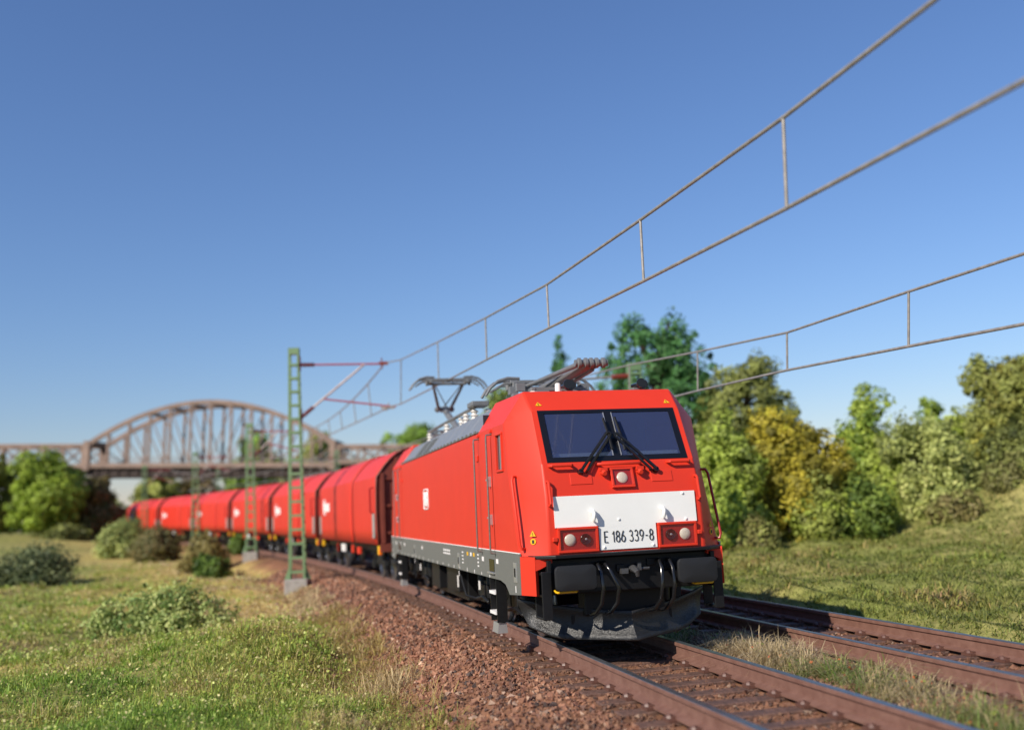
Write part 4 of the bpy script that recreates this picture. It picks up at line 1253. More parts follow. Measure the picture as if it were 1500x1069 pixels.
for k, lb in enumerate(('overhead wire span between the tall near mast and the second mast', 'overhead wire span between the second and third green masts', 'overhead wire span between the third and farthest masts')):
    span_between(AE[k][0], AE[k][1], AE[k+1][0], AE[k+1][1], 7, 0.75, lb)
C2 = [loco_pt(4.3, y, z) for y, z in ((17.5, 4.45), (11.3, 4.34), (7.06, 4.26), (3.19, 4.15), (-0.32, 3.99), (-2.62, 3.88), (-9.0, 3.66))]
M2 = [loco_pt(4.3, y, z) for y, z in ((16.9, 5.82), (11.12, 5.44), (6.92, 5.10), (3.08, 4.82), (-0.46, 4.78), (-2.76, 4.74), (-9.0, 4.85))]
span(M2, C2, list(zip(M2, C2))[1:5], 'overhead wire of the second track, lower at right before the trees')
AF = [(M2[0], C2[0])]
for (x, y, rz, zc, zm) in ((-15.2, 84.0, 0.20, 5.2, 6.72), (-35.5, 118.0, 0.34, 5.7, 7.3)):
    AF.append((Vector((x - math.cos(rz)*3.0, y - math.sin(rz)*3.0, zm)), Vector((x - math.cos(rz)*3.1, y - math.sin(rz)*3.1, zc))))
span_between(AF[0][0], AF[0][1], AF[1][0], AF[1][1], 9, 0.9, 'overhead wire of the second track passing above the first wagons')
span_between(AF[1][0], AF[1][1], AF[2][0], AF[2][1], 7, 0.8, 'distant overhead wire of the second track below the bridge')

# ------------------------------------------------------------------ bridges
BR_ROT = math.radians(2.55)
def bridge_frame(x, y, z):
    return dict(loc=(x, y, z))
def make_arch():
    t = thing('arch_bridge', 'brown weathered steel arch bridge spanning the background behind the wagons', 'bridge', (-56.35, 130.0, 9.75))
    t.rotation_euler = (0, BR_ROT, 0)
    L, NPn, W = 32.2, 12, 5.6
    px = L/NPn
    def az(x): return 3.0 + 5.6*(1 - ((x - L/2)/(L/2))**2)
    for yb in (0, W):
        MB().box((L/2, yb, 0.28), (L + 0.5, 0.45, 0.62)).build('lower_chord', 'bridge', t)
        pts = [(x, yb, az(x)) for x in np.linspace(0, L, 37)]
        m = MB(); rows = []
        for i, p in enumerate(pts):
            a = pts[max(i-1, 0)]; b = pts[min(i+1, len(pts)-1)]
            d = Vector((b[0]-a[0], 0, b[2]-a[2])).normalized(); n = Vector((-d.z, 0, d.x))*0.28
            p = Vector(p); yv = Vector((0, 0.26, 0))
            rows.append([p - n - yv, p + n - yv, p + n + yv, p - n + yv, p - n - yv])
        m.grid(rows); m.build('arch_rib', 'bridge', t)
        for k in range(NPn + 1):
            x = k*px
            wv = 0.5 if k in (0, NPn) else 0.30
            MB().box((x, yb, 0.59 + (az(x) - 0.8)/2), (wv, 0.34, az(x) - 0.85)).build('hanger', 'bridge', t)
            if k < NPn:
                if k < NPn//2: a, b = (x, yb, az(x) - .3), (x + px, yb, 0.6)
                else: a, b = (x, yb, 0.6), (x + px, yb, az(x + px) - .3)
                MB().bar(a, b, 0.12, 0.16, up=(0, 1, 0)).build('diagonal', 'bridge', t)
        for z in (1.0, 1.35):
            MB().bar((0, yb - 0.32, z), (L, yb - 0.32, z), 0.05, 0.05).build('railing', 'bridge', t)
    for k in range(3, NPn - 2):
        x = k*px
        MB().bar((x, 0.2, az(x) - 0.15), (x, W - 0.2, az(x) - 0.15), 0.28, 0.35).build('cross_beam', 'bridge', t)
        if k < NPn - 3:
            MB().bar((x, 0.3, az(x) - 0.2), (x + px, W - 0.3, az(x + px) - 0.2), 0.14, 0.14).build('wind_brace', 'bridge', t)
            MB().bar((x, W - 0.3, az(x) - 0.22), (x + px, 0.3, az(x + px) - 0.22), 0.14, 0.14).build('wind_brace', 'bridge', t)
    for x in (-0.05, L + 0.05):
        for yb in (0, W):
            MB().box((x, yb, 1.55), (0.85, 0.75, 3.9)).build('portal_post', 'bridge', t, bevel=0.05, seg=1)
        MB().box((x, W/2, 3.25), (0.7, W - 0.8, 0.6)).build('portal_beam', 'bridge', t)
        MB().bar((x, 0.4, 2.2), (x, 1.6, 3.0), 0.3, 0.3).build('portal_brace', 'bridge', t)
        MB().bar((x, W - 0.4, 2.2), (x, W - 1.6, 3.0), 0.3, 0.3).build('portal_brace', 'bridge', t)
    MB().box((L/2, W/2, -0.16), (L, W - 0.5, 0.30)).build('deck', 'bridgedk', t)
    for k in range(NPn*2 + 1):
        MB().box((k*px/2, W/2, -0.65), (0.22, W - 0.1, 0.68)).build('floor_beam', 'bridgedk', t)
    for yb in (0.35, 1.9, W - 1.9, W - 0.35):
        MB().box((L/2, yb, -0.72), (L - 0.1, 0.25, 1.1)).build('shade_stringer', 'bridgedk', t)  # deep dark girders added to form the shade band under the deck
    return t
make_arch()
def make_truss(x, y, z, n, h, label, px=2.68, rot=BR_ROT):
    t = thing('truss_bridge', label, 'bridge', (x, y, z), 0, 'truss spans beside the arch bridge')
    t.rotation_euler = (0, rot, 0)
    L, W = n*px, 5.6
    for yb in (0, W):
        MB().box((L/2, yb, 0.22), (L, 0.4, 0.5)).build('lower_chord', 'bridge', t)
        MB().box((L/2, yb, h - 0.18), (L, 0.4, 0.42)).build('upper_chord', 'bridge', t)
        for k in range(n + 1):
            MB().box((min(max(k*px, .17), L - .17), yb, h/2), (0.30, 0.30, h - 0.85)).build('post', 'bridge', t)
            if k < n:
                MB().bar((k*px, yb - .03, 0.45), ((k+1)*px, yb - .03, h - 0.38), 0.12, 0.18, up=(0, 1, 0)).build('diagonal', 'bridge', t)
                MB().bar((k*px, yb + .1, h - 0.38), ((k+1)*px, yb + .1, 0.45), 0.12, 0.18, up=(0, 1, 0)).build('diagonal', 'bridge', t)
    for k in range(n + 1):
        MB().box((k*px, W/2, h - 0.2), (0.2, W - 0.4, 0.25)).build('cross_beam', 'bridge', t)
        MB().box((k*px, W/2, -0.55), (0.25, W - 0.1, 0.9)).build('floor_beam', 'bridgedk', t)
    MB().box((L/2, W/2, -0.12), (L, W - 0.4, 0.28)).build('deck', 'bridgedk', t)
    return t
ca, sa = math.cos(BR_ROT), math.sin(BR_ROT)
make_truss(-56.35 - 0.45 - 16*2.68*ca, 130.0, 9.75 + 16*2.68*sa + 0.02, 16, 3.1, 'low brown lattice truss span left of the steel arch')
make_truss(-56.35 + 32.9*ca, 130.0, 9.75 - 32.9*sa + 0.4, 9, 2.5, 'low lattice truss span right of the arch, above the first wagon')
def make_pier(x, y, ztop, w, dpt, label):
    zg = gz1(x, y) - 0.3
    t = thing('bridge_pier', label, 'bridge pier', (x, y, zg), 0, 'stone bridge piers')
    H = ztop - zg
    n = int(H/0.75)
    for i in range(n):
        f = 1 - 0.12*i/n
        MB().box((0, 0, (i + .5)*H/n), (w*f, dpt*f, H/n - 0.04)).build('stone_course', 'pier', t, bevel=0.04, seg=1)
    MB().box((0, 0, H/2 - .1), (w*0.8, dpt*0.8, H - .3)).build('core', 'pier', t)
    MB().box((0, 0, H + 0.15), (w*1.05, dpt*1.05, 0.3)).build('cap', 'pier', t, bevel=0.04, seg=1)
    return t
make_pier(-56.6, 132.8, 8.35, 2.2, 6.4, 'stone pier below the left foot of the arch bridge')
make_pier(-23.6, 132.8, 6.9, 2.2, 6.4, 'stone pier below the right foot of the arch bridge')
make_pier(-78.0, 132.8, 9.3, 2.0, 6.2, 'stone pier below the left truss span at the image edge')

# ------------------------------------------------------------------ vegetation
def leaves(center, lobes, n_clump, per, leaf, col, var=0.22, col2=None, clump_r=0.35, flat=0.0, seed=0):
    """leaf quads grouped in clumps over a set of ellipsoid lobes (cx,cy,cz,rx,ry,rz) relative to center"""
    rng = np.random.default_rng(seed)
    lobes = np.array(lobes, float)
    vol = lobes[:, 3]*lobes[:, 4]*lobes[:, 5]
    li = rng.choice(len(lobes), n_clump, p=(vol**0.8)/np.sum(vol**0.8))
    d = rng.normal(size=(n_clump, 3)); d /= np.linalg.norm(d, axis=1)[:, None]
    rad = rng.uniform(0.52, 1.0, n_clump)**0.5 * rng.uniform(0.88, 1.10, n_clump)
    cc = lobes[li, :3] + d*rad[:, None]*lobes[li, 3:6]
    cr = clump_r*rng.uniform(0.55, 1.3, n_clump)
    spr = rng.random(n_clump) < 0.14
    cc = np.where(spr[:, None], lobes[li, :3] + d*lobes[li, 3:6]*rng.uniform(1.05, 1.38, n_clump)[:, None], cc)
    cr = np.where(spr, cr*0.5, cr)
    ci = np.repeat(np.arange(n_clump), per)
    n = len(ci)
    e = rng.normal(size=(n, 3)); e /= np.linalg.norm(e, axis=1)[:, None]
    p = cc[ci] + e*(cr[ci]*rng.uniform(0.2, 1.0, n)**0.6)[:, None]
    nrm = 1.0*e + 0.9*d[ci] + 0.75*rng.normal(size=(n, 3)) + np.array([0, 0, 0.4]); nrm /= np.linalg.norm(nrm, axis=1)[:, None]
    a = np.cross(nrm, rng.normal(size=(n, 3))); a /= np.linalg.norm(a, axis=1)[:, None] + 1e-9
    b = np.cross(nrm, a)
    sz = leaf*rng.uniform(0.6, 1.35, n)
    A, B = a*sz[:, None], b*(sz*0.62)[:, None]
    V = np.stack([p - A, p - B*0.9 + nrm*sz[:, None]*0.12, p + A, p + B*0.9 + nrm*sz[:, None]*0.12], 1)
    F = np.arange(n*4).reshape(n, 4)
    cb = np.array(col)[None]*np.ones((n_clump, 1))
    if col2 is not None:
        w = rng.random(n_clump)[:, None]; w = w*w
        cb = cb*(1 - w) + np.array(col2)[None]*w
    cb = cb*rng.uniform(1 - var, 1 + var, (n_clump, 1))
    lc = np.minimum(cb[ci]*rng.uniform(0.8, 1.22, (n, 1)), 0.62)
    V = V.reshape(-1, 3)
    V[:, 2] = np.maximum(V[:, 2], 0.02)
    return V, F, np.repeat(lc, 4, 0)

def tree(name, label, x, y, ztop, width, col, col2=None, kind='round', leaf=0.15, n_clump=230, per=55, cat='tree', group=None, seed=0, zb=None, trunk=True, crown_from=0.25, lobes=None, depth=None, clump_r=None):
    rg = width*0.42
    zg = float(np.min(ground([x, x - rg, x + rg, x, x], [y, y, y, y - rg, y + rg])[0])) - 0.05 if zb is None else zb
    H = ztop - zg
    rng = random.Random(seed*13 + 5)
    t = thing(name, label, cat, (x, y, zg), 0, group)
    r = width/2
    if lobes is None:
        lobes = []
        c0 = H*crown_from
        if kind == 'round':
            lobes.append((0, 0, (c0 + H)/2, r*0.72, r*0.72, (H - c0)/2*0.86))
            for k in range(9):
                a = k*2.4 + rng.random(); f = rng.uniform(0.12, 0.92)
                rr = r*(0.62 if f < 0.6 else 0.62 - 0.5*(f - 0.6))
                lobes.append((math.cos(a)*rr, math.sin(a)*rr, c0 + (H - c0)*f, r*rng.uniform(.3, .46), r*rng.uniform(.3, .46), r*rng.uniform(.28, .46)))
            lobes.append((r*rng.uniform(-.2, .2), 0, H - r*0.35, r*.38, r*.38, r*.38))
        elif kind == 'column':
            for k in range(9):
                f = k/8; rr = r*(0.85 - 0.5*f)
                lobes.append((rng.uniform(-.2, .2)*r, rng.uniform(-.2, .2)*r, c0 + (H - c0)*(0.08 + 0.84*f), rr, rr, (H - c0)*0.10 + rr*0.3))
                a = rng.uniform(0, 6.28)
                lobes.append((math.cos(a)*rr*.7, math.sin(a)*rr*.7, c0 + (H - c0)*(0.08 + 0.84*f), rr*.5, rr*.5, rr*.5))
        elif kind == 'bush':
            for k in range(11):
                a = k*2.4 + rng.random(); rr = r*rng.uniform(0.2, 0.72)
                hh = H*rng.uniform(0.22, 0.60)*(1.1 - 0.45*rr/r)
                lobes.append((math.cos(a)*rr, math.sin(a)*rr, hh, r*rng.uniform(.26, .42), r*rng.uniform(.26, .42), hh*rng.uniform(.7, .92)))
            lobes.append((0, 0, H*0.5, r*.5, r*.5, H*.46))
    V, F, Cc = leaves((0, 0, 0), lobes, n_clump, per, leaf, col, col2=col2, clump_r=clump_r or max(0.16*width, 0.22), seed=seed)
    me = fast_mesh('crown', V, F, 'leaf', Cc)
    o = bpy.data.objects.new('crown', me); COL.objects.link(o); o.parent = t
    # trunk with limbs reaching into the lobes
    m = MB()
    tr_ = max(0.035*H, 0.05) if cat == 'tree' else max(0.02*width, 0.025)
    top = (rng.uniform(-.1, .1)*r, rng.uniform(-.1, .1)*r, H*0.82)
    if cat == 'tree':
        m.tube([(0, 0, -0.1), (rng.uniform(-.06, .06)*r, 0.03*r, H*0.3), (top[0]*.6, top[1]*.6, H*0.58), top], [tr_*1.25, tr_, tr_*0.65, tr_*0.18], 8)
    for lb in lobes[:12]:
        f = max(0.05, min(0.7, lb[2]/H - 0.2)) if cat == 'tree' else 0.0
        b0 = (top[0]*f, top[1]*f, H*f) if cat == 'tree' else (rng.uniform(-.08, .08)*r, rng.uniform(-.08, .08)*r, -0.05)
        mid = ((b0[0] + lb[0])/2 + rng.uniform(-.08, .08)*r, (b0[1] + lb[1])/2, (b0[2] + lb[2])/2 + 0.05*H)
        m.tube([b0, mid, (lb[0], lb[1], lb[2] + lb[5]*0.4)], [tr_*0.55, tr_*0.38, tr_*0.12], 6)
    m.build('trunk' if cat == 'tree' else 'stems', 'bark', t, smooth=True)
    return t
DKG = (0.095, 0.235, 0.075); MIDG = (0.215, 0.330, 0.058); OLV = (0.310, 0.340, 0.090); BRG = (0.390, 0.480, 0.078); YEL = (0.520, 0.440, 0.050); PALE = (0.520, 0.570, 0.180); BRN = (0.215, 0.165, 0.065)
GR = 'trees and shrubs on the right bank'; GL_ = 'trees and shrubs on the left'; GF = 'trees beyond the bridge'
# right bank, from back to front
tree('dark_tree', 'tall dark green tree rising behind the locomotive roof', 7.2, 48.5, 11.1, 5.4, DKG, (0.10, 0.22, 0.07), leaf=0.105, n_clump=420, per=60, group=GR, seed=3,
     lobes=[(0, 0, 5.5, 2.7, 2.2, 3.2), (-0.6, 0, 8.6, 1.7, 1.4, 1.6), (-0.95, 0, 9.9, 1.1, .9, 1.05), (0.9, 0, 8.2, 1.5, 1.3, 1.4), (0.75, 0, 10.15, 0.62, .6, .95), (1.0, 0, 9.3, 0.8, .8, .9), (-2.1, .2, 8.2, .8, .8, .7), (1.9, 0, 7.2, 1.1, 1.0, 1.3), (2.5, .3, 6.0, .9, .9, 1.2), (-2.2, 0, 6.6, 1.1, 1, 1.2), (0.3, 0, 3.0, 2.4, 2, 1.8)], clump_r=0.48)
tree('slim_tree', 'small dark treetop poking up left of the pantograph', 2.8, 56.0, 11.0, 1.9, DKG, (0.10, 0.22, 0.07), 'column', leaf=0.092, n_clump=180, per=45, group=GR, seed=4, crown_from=0.35)
tree('olive_tree', 'olive green tree right of the locomotive cab', 10.7, 46.3, 8.4, 4.2, OLV, (0.16, 0.18, 0.06), leaf=0.105, n_clump=380, per=60, group=GR, seed=5, crown_from=0.12, clump_r=0.5,
     lobes=[(0, 0, 3.2, 2.2, 1.8, 2.4), (0.2, 0, 6.0, 1.6, 1.5, 1.6), (0.9, 0, 7.5, 0.85, .8, .8), (-0.6, 0, 7.0, 1.0, 1, .8), (1.5, 0, 5.2, .9, .9, 1.3), (-1.4, 0, 5.0, 1.0, 1, 1.4)])
tree('leafy_shrub', 'large yellow-green shrub directly right of the locomotive front', 7.6, 36.2, 4.9, 3.3, BRG, (0.19, 0.23, 0.06), leaf=0.092, n_clump=330, per=55, cat='shrub', group=GR, seed=6, crown_from=0.0, kind='column', clump_r=0.42)
tree('yellow_shrub', 'broad golden yellow shrub between two green shrubs', 10.4, 37.2, 4.9, 4.0, YEL, (0.15, 0.145, 0.03), leaf=0.092, n_clump=380, per=55, cat='shrub', group=GR, seed=7, crown_from=0.0, clump_r=0.45,
     lobes=[(0, 0, 1.8, 1.7, 1.5, 1.7), (-0.5, 0, 3.4, 1.2, 1.1, 1.2), (-0.9, 0, 4.2, .7, .7, .6), (0.7, 0, 3.0, 1.0, 1, 1.0), (1.3, 0, 2.0, .8, .8, 1.0), (0.25, 0, 4.15, .5, .5, .45), (-1.3, 0, 2.4, .7, .7, 1.2)])
tree('light_green_tree', 'slender bright green tree right of the yellow shrub', 14.3, 40.3, 5.85, 3.1, BRG, (0.10, 0.18, 0.03), 'column', leaf=0.095, n_clump=430, per=58, group=GR, seed=8, crown_from=0.0, clump_r=0.46)
tree('small_tree', 'small green tree on the skyline near the right hill', 19.4, 46.3, 6.1, 1.9, MIDG, BRG, 'column', leaf=0.092, n_clump=190, per=50, group=GR, seed=9, crown_from=0.1)
tree('low_shrub', 'low green shrub at the foot of the slender tree', 12.3, 36.4, 2.5, 3.0, (0.11, 0.17, 0.035), BRG, 'bush', leaf=0.088, n_clump=260, per=50, cat='shrub', group=GR, seed=10)
tree('pale_shrub', 'pale olive shrub at the foot of the right hill', 16.0, 38.3, 4.3, 4.0, PALE, (0.16, 0.19, 0.06), leaf=0.088, n_clump=340, per=55, cat='shrub', group=GR, seed=12, crown_from=0.0, clump_r=0.45)
tree('hillside_tree', 'yellow-green tree on the hillside at the right edge', 20.6, 40.5, 7.0, 4.4, OLV, (0.22, 0.20, 0.04), leaf=0.105, n_clump=340, per=55, group=GR, seed=13, crown_from=0.1, clump_r=0.5)
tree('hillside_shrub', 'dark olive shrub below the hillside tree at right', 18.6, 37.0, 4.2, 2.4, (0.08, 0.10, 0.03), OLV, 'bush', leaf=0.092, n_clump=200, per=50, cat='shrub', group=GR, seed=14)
tree('back_shrub', 'dark olive shrub between the yellow shrub and the slender tree', 13.0, 44.0, 3.4, 3.6, (0.06, 0.10, 0.03), OLV, 'bush', leaf=0.105, n_clump=200, per=50, cat='shrub', group=GR, seed=15)
tree('distant_tree', 'olive tree crown behind the locomotive roof insulators', -1.0, 70.0, 10.3, 4.6, OLV, MIDG, leaf=0.15, n_clump=240, per=50, group=GR, seed=16, crown_from=0.15)
tree('wide_tree', 'green tree beyond the second track, behind the locomotive body', 2.6, 62.0, 7.5, 5.0, MIDG, OLV, leaf=0.15, n_clump=200, per=50, group=GR, seed=17, crown_from=0.1)
for k, (x, y, zt_, w, c, c2, kd, lab) in enumerate((
    (10.7, 36.0, 2.6, 2.2, OLV, BRG, 'bush', 'low olive shrub in front of the golden shrub'), (14.5, 39.2, 3.6, 3.0, BRG, PALE, 'bush', 'yellow-green shrub left of the pale olive shrub'),
    (15.4, 37.3, 2.7, 2.6, PALE, OLV, 'bush', 'pale low shrub in front of the pale olive shrub'), (18.3, 41.3, 5.0, 3.0, BRG, OLV, 'round', 'rounded yellow-green shrub between the small tree and the hill'),
    (18.6, 38.6, 4.6, 3.2, OLV, YEL, 'round', 'olive and gold shrub on the lower hillside'), (18.0, 36.0, 3.0, 2.8, (0.20, 0.19, 0.07), OLV, 'bush', 'brownish scrub on the slope at the right'),
    (15.3, 35.2, 1.7, 2.2, (0.24, 0.20, 0.08), OLV, 'bush', 'low brown scrub at the foot of the right slope'), (7.0, 34.6, 2.2, 1.9, BRG, MIDG, 'bush', 'low bright shrub beside the locomotive corner handrail'),
    (11.0, 41.2, 4.6, 3.2, MIDG, OLV, 'round', 'green shrub filling the gap behind the golden shrub'), (13.5, 41.5, 3.4, 3.4, OLV, BRG, 'round', 'olive shrub behind the slender bright tree'),
    (22.0, 43.0, 7.0, 3.4, OLV, YEL, 'round', 'golden olive tree at the upper right corner of the hill'), (7.9, 34.0, 1.1, 1.6, (0.22, 0.20, 0.07), OLV, 'bush', 'small brownish weed clump below the large yellow-green shrub'))):
    tree('bank_shrub', lab, x, y, zt_, w, c, c2, kd, leaf=0.085, n_clump=150, per=45, cat='shrub', group=GR, seed=80 + k, crown_from=0.0, clump_r=0.36)
# left
tree('bright_tree', 'bright green bushy tree in front of the left bridge span', -45.0, 95.0, 9.1, 7.4, (0.340, 0.440, 0.060), (0.24, 0.33, 0.05), leaf=0.20, n_clump=420, per=55, group=GL_, seed=21, crown_from=0.0, clump_r=0.75)
tree('edge_tree', 'olive tree cut off by the left image edge', -55.0, 104.0, 9.0, 6.0, (0.16, 0.19, 0.032), (0.25, 0.20, 0.03), leaf=0.20, n_clump=260, per=50, group=GL_, seed=22, crown_from=0.0)
tree('brownish_tree', 'dark brownish tree beside the rear end of the train', -41.9, 99.0, 6.6, 4.6, BRN, (0.14, 0.15, 0.03), leaf=0.18, n_clump=300, per=50, group=GL_, seed=23, crown_from=0.0)
tree('dark_shrub', 'dark shrub hiding the tail of the last wagon', -48.6, 114.0, 4.8, 5.0, (0.045, 0.05, 0.02), (0.07, 0.06, 0.03), 'bush', leaf=0.18, n_clump=240, per=45, cat='shrub', group=GL_, seed=24)
tree('pale_green_shrub', 'pale green shrub below the last wagons', -29.9, 75.5, 2.5, 4.0, (0.26, 0.31, 0.10), PALE, 'bush', leaf=0.13, n_clump=280, per=50, cat='shrub', group=GL_, seed=25)
tree('olive_shrub', 'dull olive shrub right of the pale green shrub', -25.0, 69.0, 1.7, 3.6, (0.15, 0.15, 0.055), BRN, 'bush', leaf=0.12, n_clump=240, per=50, cat='shrub', group=GL_, seed=26)
tree('straw_shrub', 'straw-coloured shrub at the foot of the third mast', -17.6, 56.0, 1.25, 3.0, (0.32, 0.27, 0.09), (0.18, 0.16, 0.05), 'bush', leaf=0.10, n_clump=220, per=40, cat='shrub', group=GL_, seed=27)
tree('small_green_shrub', 'small dark green shrub in front of the straw-coloured shrub', -14.6, 47.5, 0.45, 1.7, (0.06, 0.11, 0.025), MIDG, 'bush', leaf=0.08, n_clump=150, per=40, cat='shrub', group=GL_, seed=28)
tree('flowering_bush', 'broad bush with pale yellow-green leaves in the left foreground meadow', -9.3, 26.3, 0.66, 3.9, (0.46, 0.52, 0.18), (0.15, 0.25, 0.06), leaf=0.056, n_clump=460, per=22, cat='bush', group=GL_, seed=29, clump_r=0.22,
     lobes=[(-0.9, 0, 0.75, 0.85, .7, .62), (0.1, 0, 0.85, 0.9, .75, .72), (0.9, -.1, .62, .75, .6, .6), (1.45, 0, .42, .5, .5, .4), (-1.5, 0, .55, .45, .5, .42), (0.4, -.5, .45, .8, .5, .42)])
tree('dark_leaved_bush', 'dark green bush at the left edge with small pale leaf tips', -24.3, 50.0, 0.75, 5.0, (0.045, 0.07, 0.025), (0.36, 0.40, 0.18), 'bush', leaf=0.09, n_clump=320, per=45, cat='bush', group=GL_, seed=30)
tree('mast_weeds', 'green weeds growing beside the footing of the second mast', -18.0, 64.0, 1.05, 1.6, (0.08, 0.13, 0.03), MIDG, 'bush', leaf=0.08, n_clump=120, per=40, cat='bush', group=GL_, seed=31)
for k, (x, y, zt_, w, c, lab) in enumerate(((-42.0, 92.5, 2.2, 4.5, (0.16, 0.18, 0.05), 'dark undergrowth at the foot of the bright green tree'), (-50.5, 90.0, 2.2, 5.0, (0.20, 0.21, 0.06), 'olive undergrowth at the left edge below the truss span'), (-37.5, 93.5, 1.9, 4.0, (0.10, 0.12, 0.035), 'low dark scrub below the brownish tree'))):
    tree('low_bush', lab, x, y, zt_, w, c, OLV, 'bush', leaf=0.16, n_clump=150, per=40, cat='shrub', group=GL_, seed=110 + k)
# beyond the bridge
for k, (x, y, zt_, w, c, lab) in enumerate((
    (-54.5, 150, 9.7, 9, OLV, 'olive tree under the left half of the arch'), (-48.2, 153, 9.6, 8, BRN, 'brownish tree under the arch, left of centre'),
    (-40.5, 150, 9.3, 8.5, MIDG, 'green tree under the middle of the arch'), (-33.0, 153, 8.8, 9, OLV, 'olive tree under the right half of the arch'),
    (-42.0, 161, 16.3, 8.2, MIDG, 'tall tree seen through the hangers, right of the arch centre'), (-31.4, 158, 15.3, 8.5, OLV, 'tall tree seen through the right end of the arch'),
    (-16.0, 150, 14.6, 9, MIDG, 'tall tree behind the right truss span'), (-24.5, 152, 10.5, 7, OLV, 'olive tree below the right truss span'),
    (-8.0, 140, 9.5, 9, OLV, 'olive tree hidden mostly behind the locomotive rear'), (-66.0, 156, 6.2, 11, OLV, 'low wide tree under the left truss span'), (-79.0, 150, 7.0, 10, MIDG, 'green tree at the far left below the truss'))):
    tree('background_tree', lab, x, y, zt_, w, c, tuple(v*1.4 for v in c), leaf=0.27, n_clump=240, per=45, group=GF, seed=50 + k, crown_from=0.03, clump_r=0.9)

# ------------------------------------------------------------------ grass, weeds and leaf flecks
def blades(n, sampler, h0, h1, wid, palette, probs, name, label, lean=0.55, seed=1, per_tuft=1, tuft_r=0.05):
    rng = np.random.default_rng(seed)
    x, y = sampler(n, rng)
    n = len(x)
    if per_tuft > 1:
        x = np.repeat(x, per_tuft) + rng.normal(0, tuft_r, n*per_tuft); y = np.repeat(y, per_tuft) + rng.normal(0, tuft_r, n*per_tuft); n *= per_tuft
    z, u, s = ground(x, y)
    dist = np.hypot(x, y)
    cl = vnoise(x, y, 0.7, 61); cl2 = vnoise(x, y, 0.22, 62); cl3 = vnoise(x, y, 2.3, 63)
    h = (h0 + (h1 - h0)*rng.random(n)**1.6)*(0.45 + 0.9*cl3)*(0.7 + 0.6*cl)
    w = wid*np.clip(dist/14, 0.85, 4)*rng.uniform(0.7, 1.3, n)
    a = rng.uniform(0, 2*np.pi, n); ln = lean*rng.uniform(0.1, 1.4, n)
    dx, dy = np.cos(a), np.sin(a)
    b = a + np.pi/2 + rng.uniform(-.6, .6, n); sx, sy = np.cos(b)*w, np.sin(b)*w
    p0 = np.stack([x, y, z - 0.01], 1)
    side = np.stack([sx, sy, np.zeros(n)], 1)
    mid = p0 + np.stack([dx*h*ln*0.35, dy*h*ln*0.35, h*0.58], 1)
    tip = p0 + np.stack([dx*h*ln, dy*h*ln, h*np.clip(1 - 0.35*ln, 0.25, 1)], 1)
    V = np.stack([p0 - side, p0 + side, mid + side*0.75, mid - side*0.75, tip], 1).reshape(-1, 3)
    base = np.arange(n)[:, None]*5
    F = np.concatenate([base + np.array([[0, 1, 2]]), base + np.array([[0, 2, 3]]), base + np.array([[3, 2, 4]])], 0)
    pal = np.array(palette)
    # mix the palette by clumps
    dry = sstep((u + 8.5)/4)*sstep((-1 - u)/1.0)*sstep((s - 9)/10)
    key = np.clip(0.55*cl + 0.30*cl2 + 0.35*rng.random(n) - 0.08 + 0.38*dry, 0, 0.999)
    edges = np.cumsum(probs); pi = np.clip(np.searchsorted(edges, key), 0, len(pal) - 1)
    c = pal[pi]*rng.uniform(0.75, 1.3, (n, 1))
    me = fast_mesh(name, V, F, 'grass', np.repeat(c, 5, 0))
    o = bpy.data.objects.new(name, me); COL.objects.link(o)
    tag(o, label, 'grass', kind='stuff')
    return o
GREEN = [(0.120, 0.210, 0.024), (0.180, 0.295, 0.036), (0.280, 0.345, 0.056), (0.390, 0.355, 0.100), (0.480, 0.375, 0.180), (0.56, 0.45, 0.26)]
def samp_left(n, rng):
    a = -0.56 + 0.66*rng.random(n); a = np.where(rng.random(n) < 0.12, rng.uniform(-0.85, -0.56, n), a); r = np.exp(rng.uniform(math.log(6.0), math.log(75), n))
    x, y = r*np.sin(a), r*np.cos(a)
    u, s = us(x, y)
    e = vnoise(x, y, 0.6, 71)
    k = u < -2.95 - 1.1*(e - 0.35) - 0.3*rng.random(len(u))
    thin = sstep((-u - 2.6)/1.6)
    k &= rng.random(len(u)) < 0.15 + 0.85*thin
    return x[k], y[k]
blades(262000, samp_left, 0.06, 0.25, 0.0062, GREEN, [.16, .22, .17, .15, .17, .13], 'meadow_grass', 'green and straw meadow grass left of the tracks', seed=2, lean=1.5)
def samp_right(n, rng):
    a = rng.uniform(0.0, 0.58, n); a = np.where(rng.random(n) < 0.14, rng.uniform(0.58, 0.92, n), a); r = np.exp(rng.uniform(math.log(9), math.log(60), n))
    x, y = r*np.sin(a), r*np.cos(a)
    u, s = us(x, y)
    k = u > 5.5 + 0.25*rng.random(len(u))
    return x[k], y[k]
blades(150000, samp_right, 0.06, 0.20, 0.0075, [(0.105, 0.135, 0.026), (0.160, 0.190, 0.038), (0.235, 0.240, 0.058), (0.28, 0.225, 0.075), (0.24, 0.150, 0.08)], [.30, .32, .22, .10, .06], 'bank_grass', 'olive green grass covering the bank right of the second track', seed=3, lean=1.6)
def samp_mid(n, rng):
    s = -9.5 + 15*rng.random(n)**1.3; u = rng.normal(1.78, 0.17, n) + 0.12*np.sin(s*1.7)
    k = vnoise(s*1.0, u*0.6 + 3, 1.3, 77) > 0.36
    k &= rng.random(n) < np.where(s > 1.5, 0.35, 1.0)
    s, u = s[k], u[k]
    x = np.interp(s, _S, _PX); y = np.interp(s, _S, _PY); t = np.interp(s, _S, _PT)
    return x + np.cos(t)*u, y + np.sin(t)*u
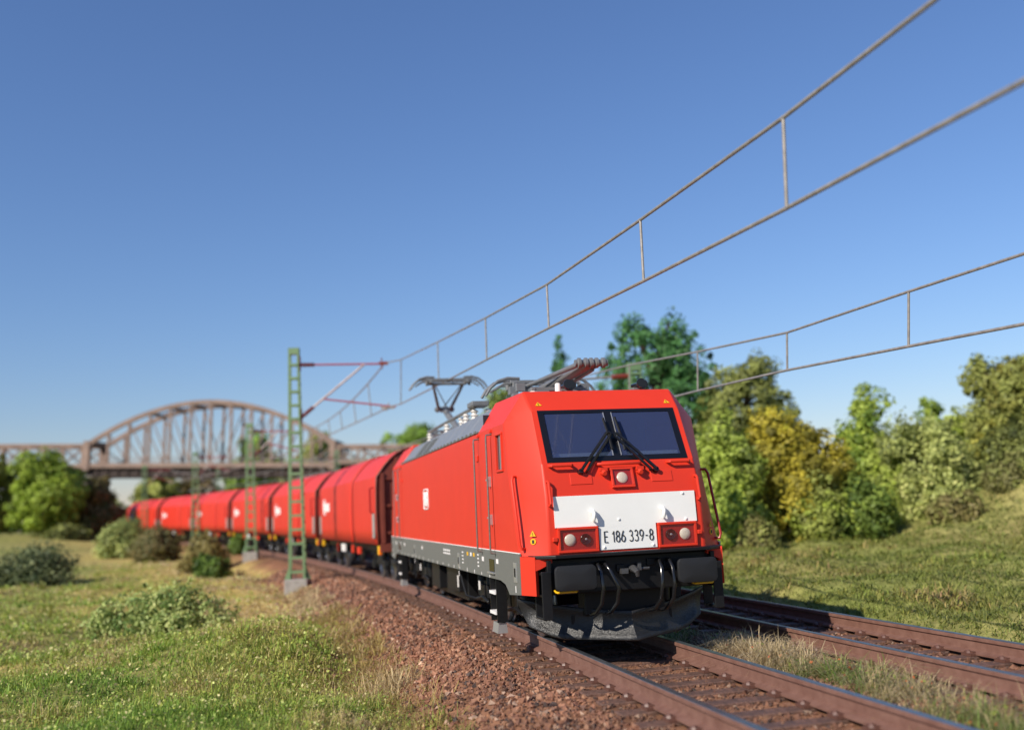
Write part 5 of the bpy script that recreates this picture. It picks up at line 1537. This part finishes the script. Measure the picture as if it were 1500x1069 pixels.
blades(560, samp_mid, 0.14, 0.46, 0.0048, [(0.085, 0.160, 0.025), (0.14, 0.24, 0.04), (0.28, 0.28, 0.09), (0.46, 0.36, 0.19), (0.54, 0.43, 0.26)], [.20, .26, .12, .22, .20], 'track_weeds', 'dry and green grass tufts growing between the two tracks', lean=1.9, seed=4, per_tuft=30, tuft_r=0.06)
def samp_edge(n, rng):
    s = -8 + 34*rng.random(n)**1.2; u = -2.75 - 0.9*rng.random(n)
    x = np.interp(s, _S, _PX); y = np.interp(s, _S, _PY); t = np.interp(s, _S, _PT)
    return x + np.cos(t)*u, y + np.sin(t)*u
blades(420, samp_edge, 0.12, 0.40, 0.0055, [(0.10, 0.16, 0.025), (0.17, 0.22, 0.04), (0.34, 0.27, 0.08), (0.46, 0.35, 0.17), (0.50, 0.40, 0.22)], [.15, .15, .25, .25, .2], 'verge_tufts', 'dry straw tufts along the foot of the ballast', lean=1.7, seed=5, per_tuft=22, tuft_r=0.08)

blades(1500, samp_left, 0.16, 0.42, 0.0048, GREEN, [.22, .26, .18, .12, .12, .10], 'tall_tufts', 'longer grass tufts standing out of the left meadow', lean=1.2, seed=14, per_tuft=18, tuft_r=0.05)
def samp_scrub(n, rng):
    x, y = samp_right(n, rng)
    k = vnoise(x, y, 0.5, 91) > 0.50
    return x[k], y[k]
blades(2000, samp_scrub, 0.12, 0.36, 0.010, [(0.12, 0.17, 0.03), (0.20, 0.25, 0.045), (0.30, 0.30, 0.07), (0.36, 0.28, 0.10), (0.28, 0.17, 0.09)], [.2, .25, .2, .2, .15], 'bank_scrub', 'rough taller weeds scattered over the right bank', lean=1.6, seed=12, per_tuft=16, tuft_r=0.11)
def flecks(n, sampler, size, palette, name, label, z0, z1, seed):
    rng = np.random.default_rng(seed)
    x, y = sampler(n, rng); n = len(x)
    z, u, s = ground(x, y)
    z = z + rng.uniform(z0, z1, n)
    nrm = rng.normal(size=(n, 3)) + np.array([0, -0.3, 0.9]); nrm /= np.linalg.norm(nrm, axis=1)[:, None]
    a = np.cross(nrm, rng.normal(size=(n, 3))); a /= np.linalg.norm(a, axis=1)[:, None]
    b = np.cross(nrm, a); sz = size*rng.uniform(0.5, 1.4, n)*np.clip(np.hypot(x, y)/14, 0.8, 2.5)
    p = np.stack([x, y, z], 1)
    V = np.stack([p - a*sz[:, None], p - b*sz[:, None]*.7, p + a*sz[:, None], p + b*sz[:, None]*.7], 1).reshape(-1, 3)
    c = np.array(palette)[rng.integers(0, len(palette), n)]*rng.uniform(.8, 1.2, (n, 1))
    me = fast_mesh(name, V, np.arange(n*4).reshape(n, 4), 'leaf', np.repeat(c, 4, 0))
    o = bpy.data.objects.new(name, me); COL.objects.link(o)
    tag(o, label, 'leaves', kind='stuff')
flecks(34000, samp_left, 0.020, [(0.42, 0.48, 0.09), (0.32, 0.42, 0.08), (0.58, 0.62, 0.20), (0.62, 0.56, 0.26), (0.25, 0.36, 0.07)], 'meadow_leaflets', 'small pale yellow-green leaves scattered in the meadow grass', 0.04, 0.22, 6)
flecks(700, samp_mid, 0.022, [(0.30, 0.36, 0.07), (0.22, 0.30, 0.06), (0.60, 0.16, 0.06), (0.42, 0.38, 0.16)], 'weed_leaflets', 'small green and orange leaves among the weeds between the tracks', 0.06, 0.26, 7)
